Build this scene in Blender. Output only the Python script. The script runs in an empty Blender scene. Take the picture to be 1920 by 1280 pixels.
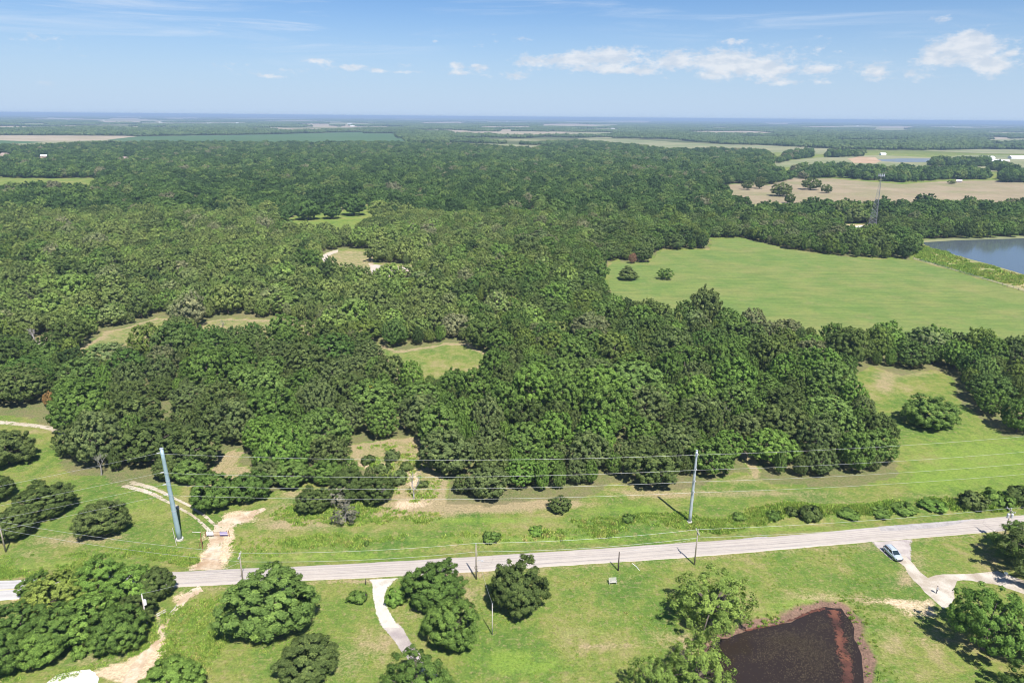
import bpy, bmesh, math, random
import numpy as np
from mathutils import Matrix, Vector, Euler

# ------------------------------------------------------------------ camera, sky, sun, exposure
SC = bpy.context.scene
COL = SC.collection
CAM_H, F_PX, PITCH, ROLL = 90.0, 1300.0, math.radians(17.93), 0.0088
cam = bpy.data.cameras.new('camera')
cam.sensor_width, cam.lens = 36.0, 36.0 * F_PX / 1920.0
cam.clip_start, cam.clip_end = 0.5, 120000.0
cam_o = bpy.data.objects.new('camera', cam)
COL.objects.link(cam_o)
RC = (Matrix.Rotation(math.pi / 2 - PITCH, 3, 'X') @ Matrix.Rotation(ROLL, 3, 'Z'))
cam_o.matrix_world = Matrix.Translation((0, 0, CAM_H)) @ RC.to_4x4()
SC.camera = cam_o

SUN_EL, SUN_AZ = math.radians(56), math.radians(180 - 24)   # azimuth clockwise from +Y; behind the camera, to the right
SUN_DIR = Vector((math.sin(SUN_AZ) * math.cos(SUN_EL), math.cos(SUN_AZ) * math.cos(SUN_EL), math.sin(SUN_EL)))
sun = bpy.data.lights.new('sun', 'SUN')
sun.energy, sun.angle, sun.color = 5.0, math.radians(0.53), (1.0, 0.965, 0.91)
sun_o = bpy.data.objects.new('sun', sun)
COL.objects.link(sun_o)
sun_o.rotation_euler = (-SUN_DIR).to_track_quat('-Z', 'Y').to_euler()
sun_o.location = SUN_DIR * 300

SC.view_settings.view_transform = 'Standard'
SC.view_settings.look = 'None'
SC.view_settings.exposure = 0.72
SC.view_settings.gamma = 1.0
SC.render.engine = 'CYCLES'
SC.cycles.max_bounces = 5
SC.cycles.diffuse_bounces = 2
SC.cycles.glossy_bounces = 2
SC.cycles.transmission_bounces = 3
SC.cycles.transparent_max_bounces = 8
SC.cycles.volume_bounces = 0
SC.cycles.caustics_reflective = False
SC.cycles.caustics_refractive = False
SC.cycles.use_denoising = True
SC.cycles.use_adaptive_sampling = True
SC.cycles.adaptive_threshold = 0.01
SC.cycles.filter_width = 1.0

# ------------------------------------------------------------------ node helper
class NT:
    def __init__(s, tree):
        s.t = tree
        s.n, s.l = tree.nodes, tree.links
    def new(s, typ, **kw):
        nd = s.n.new(typ)
        for k, v in kw.items():
            setattr(nd, k, v)
        return nd
    def put(s, sock, v):
        if v is None:
            return
        if isinstance(v, bpy.types.NodeSocket):
            s.l.new(v, sock)
        else:
            sock.default_value = v
    def math(s, op, a, b=None, c=None, clamp=False):
        nd = s.new('ShaderNodeMath', operation=op)
        nd.use_clamp = clamp
        for i, v in enumerate((a, b, c)):
            s.put(nd.inputs[i], v)
        return nd.outputs[0]
    def mix(s, f, a, b, blend='MIX'):
        nd = s.new('ShaderNodeMix', data_type='RGBA', blend_type=blend)
        s.put(nd.inputs[0], f)
        s.put(nd.inputs[6], a if isinstance(a, bpy.types.NodeSocket) else tuple(a)[:3] + (1,))
        s.put(nd.inputs[7], b if isinstance(b, bpy.types.NodeSocket) else tuple(b)[:3] + (1,))
        return nd.outputs[2]
    def noise(s, vec, scale, detail=4, rough=0.55, dist=0.0):
        nd = s.new('ShaderNodeTexNoise')
        s.put(nd.inputs['Vector'], vec)
        nd.inputs['Scale'].default_value = scale
        nd.inputs['Detail'].default_value = detail
        nd.inputs['Roughness'].default_value = rough
        nd.inputs['Distortion'].default_value = dist
        return nd.outputs[0]
    def ramp(s, f, stops):
        nd = s.new('ShaderNodeValToRGB')
        e = nd.color_ramp.elements
        while len(e) < len(stops):
            e.new(0.5)
        for i, (p, c) in enumerate(stops):
            e[i].position = p
            e[i].color = tuple(c)[:3] + (1,)
        s.put(nd.inputs[0], f)
        return nd.outputs[0]
    def smooth(s, v, lo, hi):
        nd = s.new('ShaderNodeMapRange', interpolation_type='SMOOTHSTEP')
        s.put(nd.inputs[0], v)
        nd.inputs[1].default_value, nd.inputs[2].default_value = lo, hi
        return nd.outputs[0]
    def attr(s, name, typ='GEOMETRY'):
        nd = s.new('ShaderNodeAttribute', attribute_name=name, attribute_type=typ)
        return nd.outputs['Fac']
    def vmul(s, vec, sc):
        nd = s.new('ShaderNodeVectorMath', operation='MULTIPLY')
        s.put(nd.inputs[0], vec)
        nd.inputs[1].default_value = sc
        return nd.outputs[0]

# ------------------------------------------------------------------ sky
world = bpy.data.worlds.new('World')
SC.world = world
world.use_nodes = True
SKY_STRENGTH = 0.09
def build_sky():
    w = NT(world.node_tree)
    w.n.clear()
    sky = w.new('ShaderNodeTexSky', sky_type='NISHITA')
    sky.sun_disc = False
    sky.sun_elevation, sky.sun_rotation = SUN_EL, SUN_AZ
    sky.altitude, sky.air_density, sky.dust_density, sky.ozone_density = 250, 1.0, 0.6, 2.5
    co = w.new('ShaderNodeTexCoord').outputs['Generated']
    sep = w.new('ShaderNodeSeparateXYZ')
    w.put(sep.inputs[0], co)
    az = w.math('MULTIPLY', w.math('ARCTAN2', sep.outputs[0], sep.outputs[1]), 57.29578)
    el = w.math('MULTIPLY', w.math('ARCSINE', sep.outputs[2]), 57.29578)
    def vec(sx, sy, off=0.0):
        c = w.new('ShaderNodeCombineXYZ')
        w.put(c.inputs[0], w.math('MULTIPLY', az, sx))
        w.put(c.inputs[1], w.math('MULTIPLY', el, sy))
        c.inputs[2].default_value = off
        return c.outputs[0]
    # cumulus: a loose field all round the horizon, thicker round a few known heaps
    big = w.noise(vec(0.16, 0.55, 3.0), 1.0, 2, 0.5)
    puff = w.noise(vec(0.62, 1.25, 7.0), 1.0, 7, 0.6)
    band = w.math('MULTIPLY', w.smooth(el, 1.6, 3.6), w.math('SUBTRACT', 1.0, w.smooth(el, 4.6, 7.2)))
    field = w.math('MULTIPLY', w.smooth(big, 0.40, 0.72), band)
    heaps = [(31.18, 4.85, 1.4, 0.86, 1.3), (29.23, 4.31, 1.16, 0.72, 1.1), (32.22, 3.63, 1.15, 0.42, 0.95), (29.88, 3.73, 1.81, 0.33, 0.6), (29.19, 6.34, 0.73, 0.29, 0.85), (25.77, 3.16, 1.19, 0.69, 1.05), (28.63, 2.9, 1.25, 0.4, 0.7), (32.69, 3.01, 1.15, 0.45, 0.75), (11.99, 4.05, 1.25, 0.59, 1.05), (14.82, 4.03, 1.71, 0.66, 1.0), (17.11, 3.78, 2.21, 0.87, 1.1), (19.17, 3.5, 1.63, 0.57, 0.9), (19.83, 2.52, 1.45, 0.29, 0.85), (14.72, 3.0, 1.53, 0.44, 0.65), (22.41, 3.35, 0.97, 0.42, 0.75), (22.69, 2.57, 1.04, 0.28, 0.55), (1.45, 4.13, 2.04, 0.53, 0.95), (4.51, 4.22, 1.42, 0.6, 0.8), (7.53, 4.44, 2.19, 0.63, 0.95), (7.18, 3.47, 3.21, 0.38, 0.75), (9.6, 3.31, 1.59, 0.26, 0.7), (0.44, 2.98, 1.24, 0.31, 0.6), (-4.48, 3.7, 0.73, 0.34, 0.95), (-2.76, 3.64, 0.66, 0.27, 0.9), (-4.2, 3.2, 1.39, 0.23, 0.8), (-12.38, 3.48, 0.94, 0.26, 0.95), (-14.6, 3.84, 1.16, 0.22, 0.85), (-10.34, 3.26, 0.56, 0.19, 0.8), (-18.17, 2.69, 0.9, 0.15, 0.75), (-8.53, 3.63, 0.88, 0.23, 0.6), (-8.14, 3.19, 1.62, 0.15, 0.6), (16.3, 5.37, 0.89, 0.25, 0.85), (-6.06, 5.39, 0.36, 0.18, 0.7), (-23.62, 2.16, 0.35, 0.14, 0.7), (-32.28, 1.79, 0.84, 0.26, 0.55), (0.61, 5.62, 1.13, 0.26, 0.5), (33.48, 4.1, 0.51, 0.25, 0.6)]
    acc = w.math('MULTIPLY', field, 0.45)
    for a0, e0, sa, se, amp in heaps:
        da = w.math('DIVIDE', w.math('SUBTRACT', az, a0), sa)
        de = w.math('DIVIDE', w.math('SUBTRACT', el, e0), se)
        q = w.math('ADD', w.math('MULTIPLY', da, da), w.math('MULTIPLY', de, de))
        g = w.math('MULTIPLY', w.math('EXPONENT', w.math('MULTIPLY', q, -1.0)), amp)
        acc = w.math('ADD', acc, g)
    fluff = w.noise(vec(1.7, 3.0, 17.0), 1.0, 6, 0.62)
    dens = w.math('ADD', acc, w.math('ADD', w.math('MULTIPLY', w.math('SUBTRACT', puff, 0.5), 1.3), w.math('MULTIPLY', w.math('SUBTRACT', fluff, 0.5), 1.5)))
    m1 = w.math('MULTIPLY', w.smooth(dens, 0.34, 1.15), w.smooth(el, 0.8, 2.6))
    # cirrus veil
    ci = w.noise(vec(0.06, 0.8, 11.0), 1.0, 6, 0.62, 0.8)
    ci2 = w.noise(vec(0.03, 0.12, 2.0), 1.0, 2, 0.5)
    m2 = w.math('MULTIPLY', w.math('MULTIPLY', w.smooth(ci, 0.47, 0.78), w.smooth(ci2, 0.36, 0.62)), w.smooth(el, 2.0, 6.0))
    k = 1.0 / SKY_STRENGTH
    base = w.mix(1.0, sky.outputs[0], (0.47, 0.63, 0.84), 'MULTIPLY')
    # summer haze near the ground lifts the lowest sky all round
    hz = w.math('SUBTRACT', 1.0, w.smooth(el, -1.5, 10.0))
    base = w.mix(w.math('MULTIPLY', hz, 0.92), base, (0.335 * k, 0.425 * k, 0.555 * k))
    shade = w.noise(vec(0.8, 1.8, 21.0), 1.0, 4, 0.5)
    ccol = w.mix(w.smooth(shade, 0.35, 0.65), (0.42 * k, 0.45 * k, 0.50 * k), (0.56 * k, 0.555 * k, 0.56 * k))
    c = w.mix(w.math('MULTIPLY', m2, 0.65), base, (0.46 * k, 0.51 * k, 0.58 * k))
    c = w.mix(w.math('MULTIPLY', m1, 0.70), c, ccol)
    bg = w.new('ShaderNodeBackground')
    w.put(bg.inputs[0], c)
    bg.inputs[1].default_value = SKY_STRENGTH
    out = w.new('ShaderNodeOutputWorld')
    w.l.new(bg.outputs[0], out.inputs[0])
build_sky()

# ------------------------------------------------------------------ where things stand: picture point -> point of the ground
RCN = np.array(RC)
def at(px, py, z=0.0):
    d = RC @ Vector(((px - 960) / F_PX, -(py - 640) / F_PX, -1.0))
    t = (z - CAM_H) / d.z
    return Vector((d.x * t, d.y * t, z))
def ats(pts, z=0.0):
    return [at(x, y, z) for x, y in pts]
def to_px(X, Y, Z=0.0):
    P = np.stack([np.asarray(X, float), np.asarray(Y, float), np.broadcast_to(np.asarray(Z, float) - CAM_H, np.shape(X))], -1)
    q = P @ RCN
    d = np.maximum(-q[..., 2], 1e-3)
    return 960 + F_PX * q[..., 0] / d, 640 - F_PX * q[..., 1] / d, -q[..., 2]
def depth_at(px, py):
    p = at(px, py)
    return float(to_px(np.array([p.x]), np.array([p.y]))[2][0])
def in_poly(px, py, poly):
    px, py = np.asarray(px), np.asarray(py)
    ins = np.zeros(px.shape, bool)
    n = len(poly)
    for i in range(n):
        x1, y1 = poly[i]
        x2, y2 = poly[(i + 1) % n]
        if y1 == y2:
            continue
        c = (y1 > py) != (y2 > py)
        ins ^= c & (px < (x2 - x1) * (py - y1) / (y2 - y1) + x1)
    return ins
def in_land(X, Y, polys, amp=7.0):
    """is a ground point inside any of the picture outlines, their edges made uneven"""
    X, Y = np.asarray(X, float), np.asarray(Y, float)
    Xw = X + (fbm(X * .055 + 3.1, Y * .055 + 9.7, 3) - .5) * 2 * amp
    Yw = Y + (fbm(X * .055 + 41.3, Y * .055 + 77.1, 3) - .5) * 2 * amp
    px, py, dep = to_px(Xw, Yw)
    g = np.zeros(X.shape, bool)
    for p in polys:
        g |= in_poly(px, py, p)
    return g & (dep > 20)
_lat = np.random.RandomState(5).rand(256, 256)
def vnoise(x, y):
    xi, yi = np.floor(x).astype(int), np.floor(y).astype(int)
    fx, fy = x - xi, y - yi
    fx, fy = fx * fx * (3 - 2 * fx), fy * fy * (3 - 2 * fy)
    g = lambda i, j: _lat[(xi + i) % 256, (yi + j) % 256]
    return (g(0, 0) * (1 - fx) + g(1, 0) * fx) * (1 - fy) + (g(0, 1) * (1 - fx) + g(1, 1) * fx) * fy
def fbm(x, y, o=3):
    s, a, t = 0, 1.0, 0
    for i in range(o):
        s = s + a * vnoise(x * 2 ** i + 17 * i, y * 2 ** i + 31 * i)
        t += a
        a *= 0.5
    return s / t

# ------------------------------------------------------------------ mesh helpers
def set_attr(me, name, vals):
    a = me.attributes.new(name, 'FLOAT', 'POINT')
    a.data.foreach_set('value', np.asarray(vals, np.float32))
def raw_mesh(name, V, F, mats=(), midx=None, smooth=False):
    """V (n,3); F list of arrays of faces, each (k,m)"""
    me = bpy.data.meshes.new(name)
    V = np.asarray(V, np.float32)
    Fs = [np.asarray(f, np.int32) for f in F if len(f)]
    me.vertices.add(len(V))
    me.vertices.foreach_set('co', V.ravel())
    loops = np.concatenate([f.ravel() for f in Fs])
    tot = np.concatenate([np.full(len(f), f.shape[1], np.int32) for f in Fs])
    start = np.concatenate([[0], np.cumsum(tot)[:-1]]).astype(np.int32)
    me.loops.add(len(loops))
    me.loops.foreach_set('vertex_index', loops)
    me.polygons.add(len(tot))
    me.polygons.foreach_set('loop_start', start)
    me.polygons.foreach_set('loop_total', tot)
    if midx is not None:
        me.polygons.foreach_set('material_index', np.asarray(midx, np.int32))
    if smooth:
        me.polygons.foreach_set('use_smooth', np.ones(len(tot), bool))
    for m in mats:
        me.materials.append(m)
    me.update(calc_edges=True)
    return me
class MB:
    """collects simple solids into one mesh"""
    def __init__(s):
        s.V, s.F = [], []
    def add(s, verts, faces):
        o = len(s.V)
        s.V += [tuple(v) for v in verts]
        s.F += [[i + o for i in f] for f in faces]
        return s
    def box(s, c, d, rz=0.0, M=None):
        x, y, z = d[0] / 2, d[1] / 2, d[2] / 2
        R = Matrix.Rotation(rz, 3, 'Z') if M is None else M
        vs = [R @ Vector(p) + Vector(c) for p in ((-x, -y, -z), (x, -y, -z), (x, y, -z), (-x, y, -z), (-x, -y, z), (x, -y, z), (x, y, z), (-x, y, z))]
        return s.add(vs, [(0, 3, 2, 1), (4, 5, 6, 7), (0, 1, 5, 4), (1, 2, 6, 5), (2, 3, 7, 6), (3, 0, 4, 7)])
    def tube(s, pts, rad, n=8, cap=True):
        pts = [Vector(p) for p in pts]
        rad = rad if isinstance(rad, (list, tuple)) else [rad] * len(pts)
        rings = []
        for i, p in enumerate(pts):
            t = (pts[min(i + 1, len(pts) - 1)] - pts[max(i - 1, 0)])
            t = t.normalized() if t.length > 1e-9 else Vector((0, 0, 1))
            a = t.cross(Vector((0, 0, 1)) if abs(t.z) < 0.95 else Vector((1, 0, 0))).normalized()
            b = t.cross(a)
            rings.append([p + (a * math.cos(2 * math.pi * k / n) + b * math.sin(2 * math.pi * k / n)) * rad[i] for k in range(n)])
        o = len(s.V)
        for r in rings:
            s.V += [tuple(v) for v in r]
        for i in range(len(rings) - 1):
            for k in range(n):
                k2 = (k + 1) % n
                s.F.append([o + i * n + k, o + i * n + k2, o + (i + 1) * n + k2, o + (i + 1) * n + k])
        if cap:
            s.F.append([o + k for k in range(n)][::-1])
            s.F.append([o + (len(rings) - 1) * n + k for k in range(n)])
        return s
    def prism(s, outline, axis_a, axis_b, M=None):
        """outline: list of (x,z); extruded in y from axis_a to axis_b"""
        n = len(outline)
        vs = [(x, axis_a, z) for x, z in outline] + [(x, axis_b, z) for x, z in outline]
        fs = [list(range(n))[::1], list(range(n, 2 * n))[::-1]] + [[i, i + n, (i + 1) % n + n, (i + 1) % n] for i in range(n)]
        if M is not None:
            vs = [M @ Vector(v) for v in vs]
        return s.add(vs, fs)
    def mesh(s, name, mat, smooth=False):
        me = bpy.data.meshes.new(name)
        me.from_pydata(s.V, [], s.F)
        me.materials.append(mat)
        if smooth:
            me.polygons.foreach_set('use_smooth', np.ones(len(me.polygons), bool))
        bm = bmesh.new()
        bm.from_mesh(me)
        bmesh.ops.recalc_face_normals(bm, faces=bm.faces)
        bm.to_mesh(me)
        bm.free()
        return me
    def build(s, name, mat, parent=None, smooth=False, loc=None):
        return obj(name, s.mesh(name, mat, smooth), parent, loc)
def obj(name, me, parent=None, loc=None):
    o = bpy.data.objects.new(name, me)
    COL.objects.link(o)
    if parent is not None:
        o.parent = parent
    if loc is not None:
        o.location = loc
    return o
def tag(o, label=None, cat=None, group=None, kind=None):
    if label: o['label'] = label
    if cat: o['category'] = cat
    if group: o['group'] = group
    if kind: o['kind'] = kind
    return o
def thing(name, label, cat, loc=(0, 0, 0), rz=0.0, group=None):
    o = bpy.data.objects.new(name, None)
    COL.objects.link(o)
    o.location, o.rotation_euler = loc, (0, 0, rz)
    o.empty_display_size = 0.5
    return tag(o, label, cat, group)

# ------------------------------------------------------------------ materials
def new_mat(name):
    m = bpy.data.materials.new(name)
    m.use_nodes = True
    t = NT(m.node_tree)
    t.n.clear()
    out = t.new('ShaderNodeOutputMaterial')
    return m, t, out
def finish(t, out, color, rough=0.9, bump=None, bdist=0.05, spec=0.2, metal=0.0, bstr=0.6):
    p = t.new('ShaderNodeBsdfPrincipled')
    t.put(p.inputs['Base Color'], color if isinstance(color, bpy.types.NodeSocket) else tuple(color)[:3] + (1,))
    t.put(p.inputs['Roughness'], rough)
    p.inputs['Specular IOR Level'].default_value = spec
    p.inputs['Metallic'].default_value = metal
    if bump is not None:
        b = t.new('ShaderNodeBump')
        b.inputs['Distance'].default_value = bdist
        b.inputs['Strength'].default_value = bstr
        t.put(b.inputs['Height'], bump)
        t.l.new(b.outputs[0], p.inputs['Normal'])
    t.l.new(p.outputs[0], out.inputs[0])
    return p
def pos(t):
    return t.new('ShaderNodeNewGeometry').outputs['Position']
def plain(name, col, rough=0.6, spec=0.3, metal=0.0, var=0.12, scale=3.0):
    m, t, out = new_mat(name)
    n = t.noise(pos(t), scale, 4)
    c = t.mix(1.0, col, t.ramp(n, [(0.25, (1 - var,) * 3), (0.75, (1 + var,) * 3)]), 'MULTIPLY')
    finish(t, out, c, rough, None, spec=spec, metal=metal)
    return m
def leaf_mat(name, stops, trans=0.33, posvar=0.35):
    m, t, out = new_mat(name)
    rnd = t.new('ShaderNodeObjectInfo').outputs['Random']
    p = pos(t)
    zone = t.noise(p, 0.012, 3)
    f = t.math('ADD', rnd, t.math('MULTIPLY', t.math('SUBTRACT', zone, 0.5), posvar * 2), clamp=True)
    c = t.ramp(f, [(q, tuple(v * LEAF * w for v, w in zip(k, (0.95, 1.06, 0.79)))) for q, k in stops])
    tint = t.attr('tint')
    c = t.mix(1.0, c, t.ramp(tint, [(0.0, (0.45, 0.50, 0.42)), (0.5, (1, 1, 1)), (1.0, (1.75, 1.62, 1.45))]), 'MULTIPLY')
    d = t.new('ShaderNodeBsdfDiffuse')
    t.put(d.inputs[0], c)
    tr = t.new('ShaderNodeBsdfTranslucent')
    t.put(tr.inputs[0], t.mix(1.0, c, (1.15, 1.25, 0.6), 'MULTIPLY'))
    mx = t.new('ShaderNodeMixShader')
    mx.inputs[0].default_value = trans
    t.l.new(d.outputs[0], mx.inputs[1])
    t.l.new(tr.outputs[0], mx.inputs[2])
    t.l.new(mx.outputs[0], out.inputs[0])
    return m
LEAF = 1.74   # leaves as grouped clumps
OLIVE, DARK, MID, LIGHT, GREY = (0.078, 0.095, 0.037), (0.045, 0.066, 0.027), (0.075, 0.112, 0.036), (0.125, 0.180, 0.052), (0.115, 0.125, 0.075)
M_WOOD = leaf_mat('foliage_mixed', [(0.0, (0.04, 0.058, 0.026)), (0.16, OLIVE), (0.3, (0.062, 0.10, 0.033)), (0.45, (0.080, 0.098, 0.046)), (0.58, MID), (0.7, (0.105, 0.125, 0.04)), (0.8, (0.07, 0.085, 0.04)), (0.9, (0.105, 0.155, 0.045)), (0.96, (0.115, 0.135, 0.072)), (1.0, (0.11, 0.108, 0.07))])
M_GREYGREEN = leaf_mat('foliage_grey_green', [(0.0, (0.078, 0.096, 0.046)), (1.0, (0.094, 0.108, 0.054))])
M_DARK = leaf_mat('foliage_dark', [(0.0, (0.058, 0.074, 0.03)), (0.5, (0.071, 0.087, 0.037)), (1.0, (0.084, 0.097, 0.044))])
M_MID = leaf_mat('foliage_mid', [(0.0, (0.066, 0.098, 0.032)), (0.5, (0.085, 0.12, 0.038)), (1.0, (0.10, 0.135, 0.05))])
M_BRIGHT = leaf_mat('foliage_bright', [(0.0, (0.085, 0.13, 0.038)), (0.5, (0.10, 0.148, 0.042)), (1.0, (0.112, 0.155, 0.046))])
M_FRESH = leaf_mat('foliage_fresh', [(0.0, (0.102, 0.142, 0.052)), (1.0, (0.112, 0.150, 0.056))])
M_WILLOW = leaf_mat('foliage_willow', [(0.0, (0.115, 0.148, 0.048)), (1.0, (0.135, 0.165, 0.052))], 0.32)
M_YELLOW = leaf_mat('foliage_yellow', [(0.0, (0.20, 0.20, 0.05)), (1.0, (0.22, 0.21, 0.06))])
M_YGREEN = leaf_mat('foliage_yellow_green', [(0.0, (0.125, 0.15, 0.042)), (1.0, (0.145, 0.16, 0.05))])
M_RUST = leaf_mat('foliage_rust', [(0.0, (0.18, 0.10, 0.055)), (1.0, (0.20, 0.115, 0.065))])
M_PINK = leaf_mat('foliage_wine', [(0.0, (0.17, 0.09, 0.08)), (1.0, (0.19, 0.10, 0.09))])
M_TWIG = leaf_mat('twigs_grey', [(0.0, (0.085, 0.075, 0.07)), (1.0, (0.105, 0.092, 0.088))], 0.05)
M_WEED = leaf_mat('weeds', [(0.0, (0.115, 0.165, 0.042)), (0.5, (0.15, 0.195, 0.05)), (0.8, (0.19, 0.20, 0.065)), (1.0, (0.23, 0.195, 0.095))], 0.3, 0.6)
M_SCRUB = leaf_mat('foliage_scrub', [(0.0, (0.06, 0.082, 0.034)), (0.15, (0.095, 0.112, 0.05)), (0.4, (0.122, 0.135, 0.058)), (0.6, (0.10, 0.138, 0.048)), (0.78, (0.145, 0.158, 0.066)), (0.92, (0.128, 0.17, 0.056)), (1.0, (0.15, 0.14, 0.10))])
M_BOTTOM = leaf_mat('foliage_bottomland', [(0.0, (0.032, 0.052, 0.024)), (0.3, (0.046, 0.072, 0.03)), (0.6, (0.060, 0.092, 0.035)), (0.85, (0.082, 0.112, 0.042)), (0.97, (0.105, 0.12, 0.055)), (1.0, (0.12, 0.11, 0.085))])
M_FAR = leaf_mat('foliage_far', [(0.0, (0.04, 0.06, 0.026)), (0.4, (0.055, 0.078, 0.034)), (0.75, (0.07, 0.092, 0.042)), (1.0, (0.085, 0.105, 0.05))])
M_BARK = plain('bark', (0.13, 0.105, 0.085), 0.95, 0.1, 0, 0.3, 2.0)
M_BARKPALE = plain('bark_weathered', (0.27, 0.25, 0.225), 0.95, 0.1, 0, 0.25, 2.0)

def ground_mat():
    m, t, out = new_mat('ground_cover')
    p = pos(t)
    dry, dirt, lush, litter, mud = (t.attr(k) for k in ('dry', 'dirt', 'lush', 'litter', 'mud'))
    n1 = t.noise(p, 0.055, 5, 0.6)
    n2 = t.noise(p, 0.35, 4, 0.6)
    n3 = t.noise(p, 2.2, 4, 0.65)
    n4 = t.noise(p, 7.0, 2, 0.6)
    streak = t.noise(t.vmul(p, (0.35, 2.2, 1.0)), 0.5, 3, 0.6)
    g = t.ramp(t.math('ADD', t.math('MULTIPLY', n1, 0.65), t.math('MULTIPLY', n2, 0.35)), [(0.38, (0.078, 0.142, 0.028)), (0.47, (0.118, 0.174, 0.036)), (0.55, (0.175, 0.195, 0.052)), (0.63, (0.25, 0.215, 0.10)), (0.72, (0.285, 0.225, 0.13))])
    g = t.mix(t.math('MULTIPLY', t.smooth(t.noise(p, 0.9, 5, 0.7), 0.50, 0.66), 0.55), g, (0.265, 0.21, 0.11))
    g = t.mix(t.math('MULTIPLY', t.smooth(streak, 0.55, 0.75), 0.35), g, (0.25, 0.21, 0.115))
    def mask(a, k, lo, hi, nn=None):
        v = t.math('ADD', a, t.math('MULTIPLY', t.math('SUBTRACT', nn if nn is not None else t.math('MULTIPLY', t.math('ADD', n2, n3), 0.5), 0.5), k))
        return t.smooth(v, lo, hi)
    g = t.mix(t.math('MULTIPLY', mask(lush, 1.7, 0.30, 0.95, n2), 0.85), g, t.mix(n2, (0.115, 0.205, 0.036), (0.185, 0.25, 0.045)))
    dryc = t.mix(n3, (0.27, 0.205, 0.125), (0.345, 0.27, 0.165))
    g = t.mix(t.math('MULTIPLY', mask(dry, 2.2, 0.22, 1.05), 0.85), g, dryc)
    lit = t.mix(n3, (0.10, 0.105, 0.048), (0.19, 0.16, 0.095))
    g = t.mix(mask(litter, 0.8, 0.3, 0.7), g, lit)
    soil = t.mix(n3, (0.42, 0.31, 0.20), (0.56, 0.44, 0.31))
    g = t.mix(mask(dirt, 1.1, 0.4, 0.75), g, soil)
    mudc = t.mix(t.math('MULTIPLY', t.math('ADD', n2, n3), 0.5), (0.10, 0.065, 0.05), (0.26, 0.165, 0.12))
    g = t.mix(mask(mud, 0.9, 0.30, 0.75), g, mudc)
    # beyond the near fields: woods floor and pasture patches
    sep = t.new('ShaderNodeSeparateXYZ')
    t.put(sep.inputs[0], p)
    far = t.smooth(sep.outputs[1], 1800, 2600)
    fn = t.noise(p, 0.0016, 5, 0.6)
    farc = t.ramp(fn, [(0.42, (0.075, 0.095, 0.042)), (0.52, (0.12, 0.13, 0.06)), (0.60, (0.24, 0.235, 0.13)), (0.75, (0.33, 0.29, 0.19))])
    g = t.mix(far, g, farc)
    n5 = t.noise(p, 1.1, 6, 0.75)
    val = t.ramp(t.math('ADD', t.math('ADD', t.math('MULTIPLY', n3, 0.35), t.math('MULTIPLY', n4, 0.25)), t.math('MULTIPLY', n5, 0.4)), [(0.34, (0.66, 0.68, 0.66)), (0.5, (1.08, 1.08, 1.06)), (0.66, (1.5, 1.45, 1.4))])
    g = t.mix(1.0, g, val, 'MULTIPLY')
    finish(t, out, g, 1.0, t.math('ADD', n3, t.math('MULTIPLY', n4, 0.5)), 0.22, 0.0, bstr=0.8)
    return m
M_GROUND = ground_mat()

def sheet_mat(name, a, b, sa=0.5, sb=3.0, c=None, ragged=None, bump=0.03, rough=0.95, streak=False, fine=6.0, low=0.02, mow=False, holes=0.0):
    """a sheet lying on the ground; ragged = share of the half-width over which its edge breaks up (uses attribute u)"""
    m, t, out = new_mat(name)
    p = pos(t)
    n1, n2, n3 = t.noise(p, sa, 5, 0.6), t.noise(p, sb, 4, 0.65), t.noise(p, fine, 2, 0.6)
    col = t.mix(t.smooth(n1, 0.35, 0.65), a, b)
    if c is not None:
        col = t.mix(t.smooth(t.noise(p, low, 4, 0.6), 0.42, 0.68), col, c)
    if mow:
        mw = t.noise(t.vmul(p, (0.05, 0.25, 1.0)), 1.0, 4, 0.65)
        sp = t.noise(p, 0.45, 5, 0.75)
        col = t.mix(1.0, col, t.ramp(mw, [(0.35, (0.84, 0.88, 0.84)), (0.5, (1, 1, 1)), (0.65, (1.14, 1.1, 1.06))]), 'MULTIPLY')
        col = t.mix(t.math('MULTIPLY', t.smooth(sp, 0.56, 0.7), 0.55), col, (0.075, 0.115, 0.035))
        col = t.mix(t.math('MULTIPLY', t.smooth(t.noise(p, 0.06, 4, 0.7), 0.55, 0.75), 0.5), col, (0.235, 0.21, 0.095))
    if streak:
        vv = t.new('ShaderNodeCombineXYZ')
        t.put(vv.inputs[0], t.math('MULTIPLY', t.attr('u'), 4.0))
        t.put(vv.inputs[1], t.math('MULTIPLY', t.attr('v'), 0.03))
        sn = t.noise(vv.outputs[0], 1.6, 4, 0.6)
        col = t.mix(1.0, col, t.ramp(sn, [(0.3, (0.84, 0.82, 0.82)), (0.5, (1, 1, 1)), (0.7, (1.1, 1.09, 1.08))]), 'MULTIPLY')
    col = t.mix(1.0, col, t.ramp(t.math('ADD', t.math('MULTIPLY', n2, 0.6), t.math('MULTIPLY', n3, 0.4)), [(0.3, (0.82,) * 3), (0.7, (1.16,) * 3)]), 'MULTIPLY')
    pb = finish(t, out, col, rough, n2, bump, 0.08)
    if ragged:
        u = t.math('ABSOLUTE', t.attr('u'))
        e = t.math('ADD', u, t.math('MULTIPLY', t.math('SUBTRACT', t.math('MULTIPLY', t.math('ADD', t.noise(p, 0.9, 4, 0.65), n2), 0.5), 0.5), ragged * 6.5))
        al = t.math('LESS_THAN', e, 1.0 - ragged * 0.8)
        if holes:
            al = t.math('MULTIPLY', al, t.math('GREATER_THAN', t.math('ADD', t.math('MULTIPLY', t.noise(p, 0.7, 5, 0.7), .75), t.math('MULTIPLY', n3, .25)), holes))
        t.put(pb.inputs['Alpha'], al)
    return m

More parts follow.
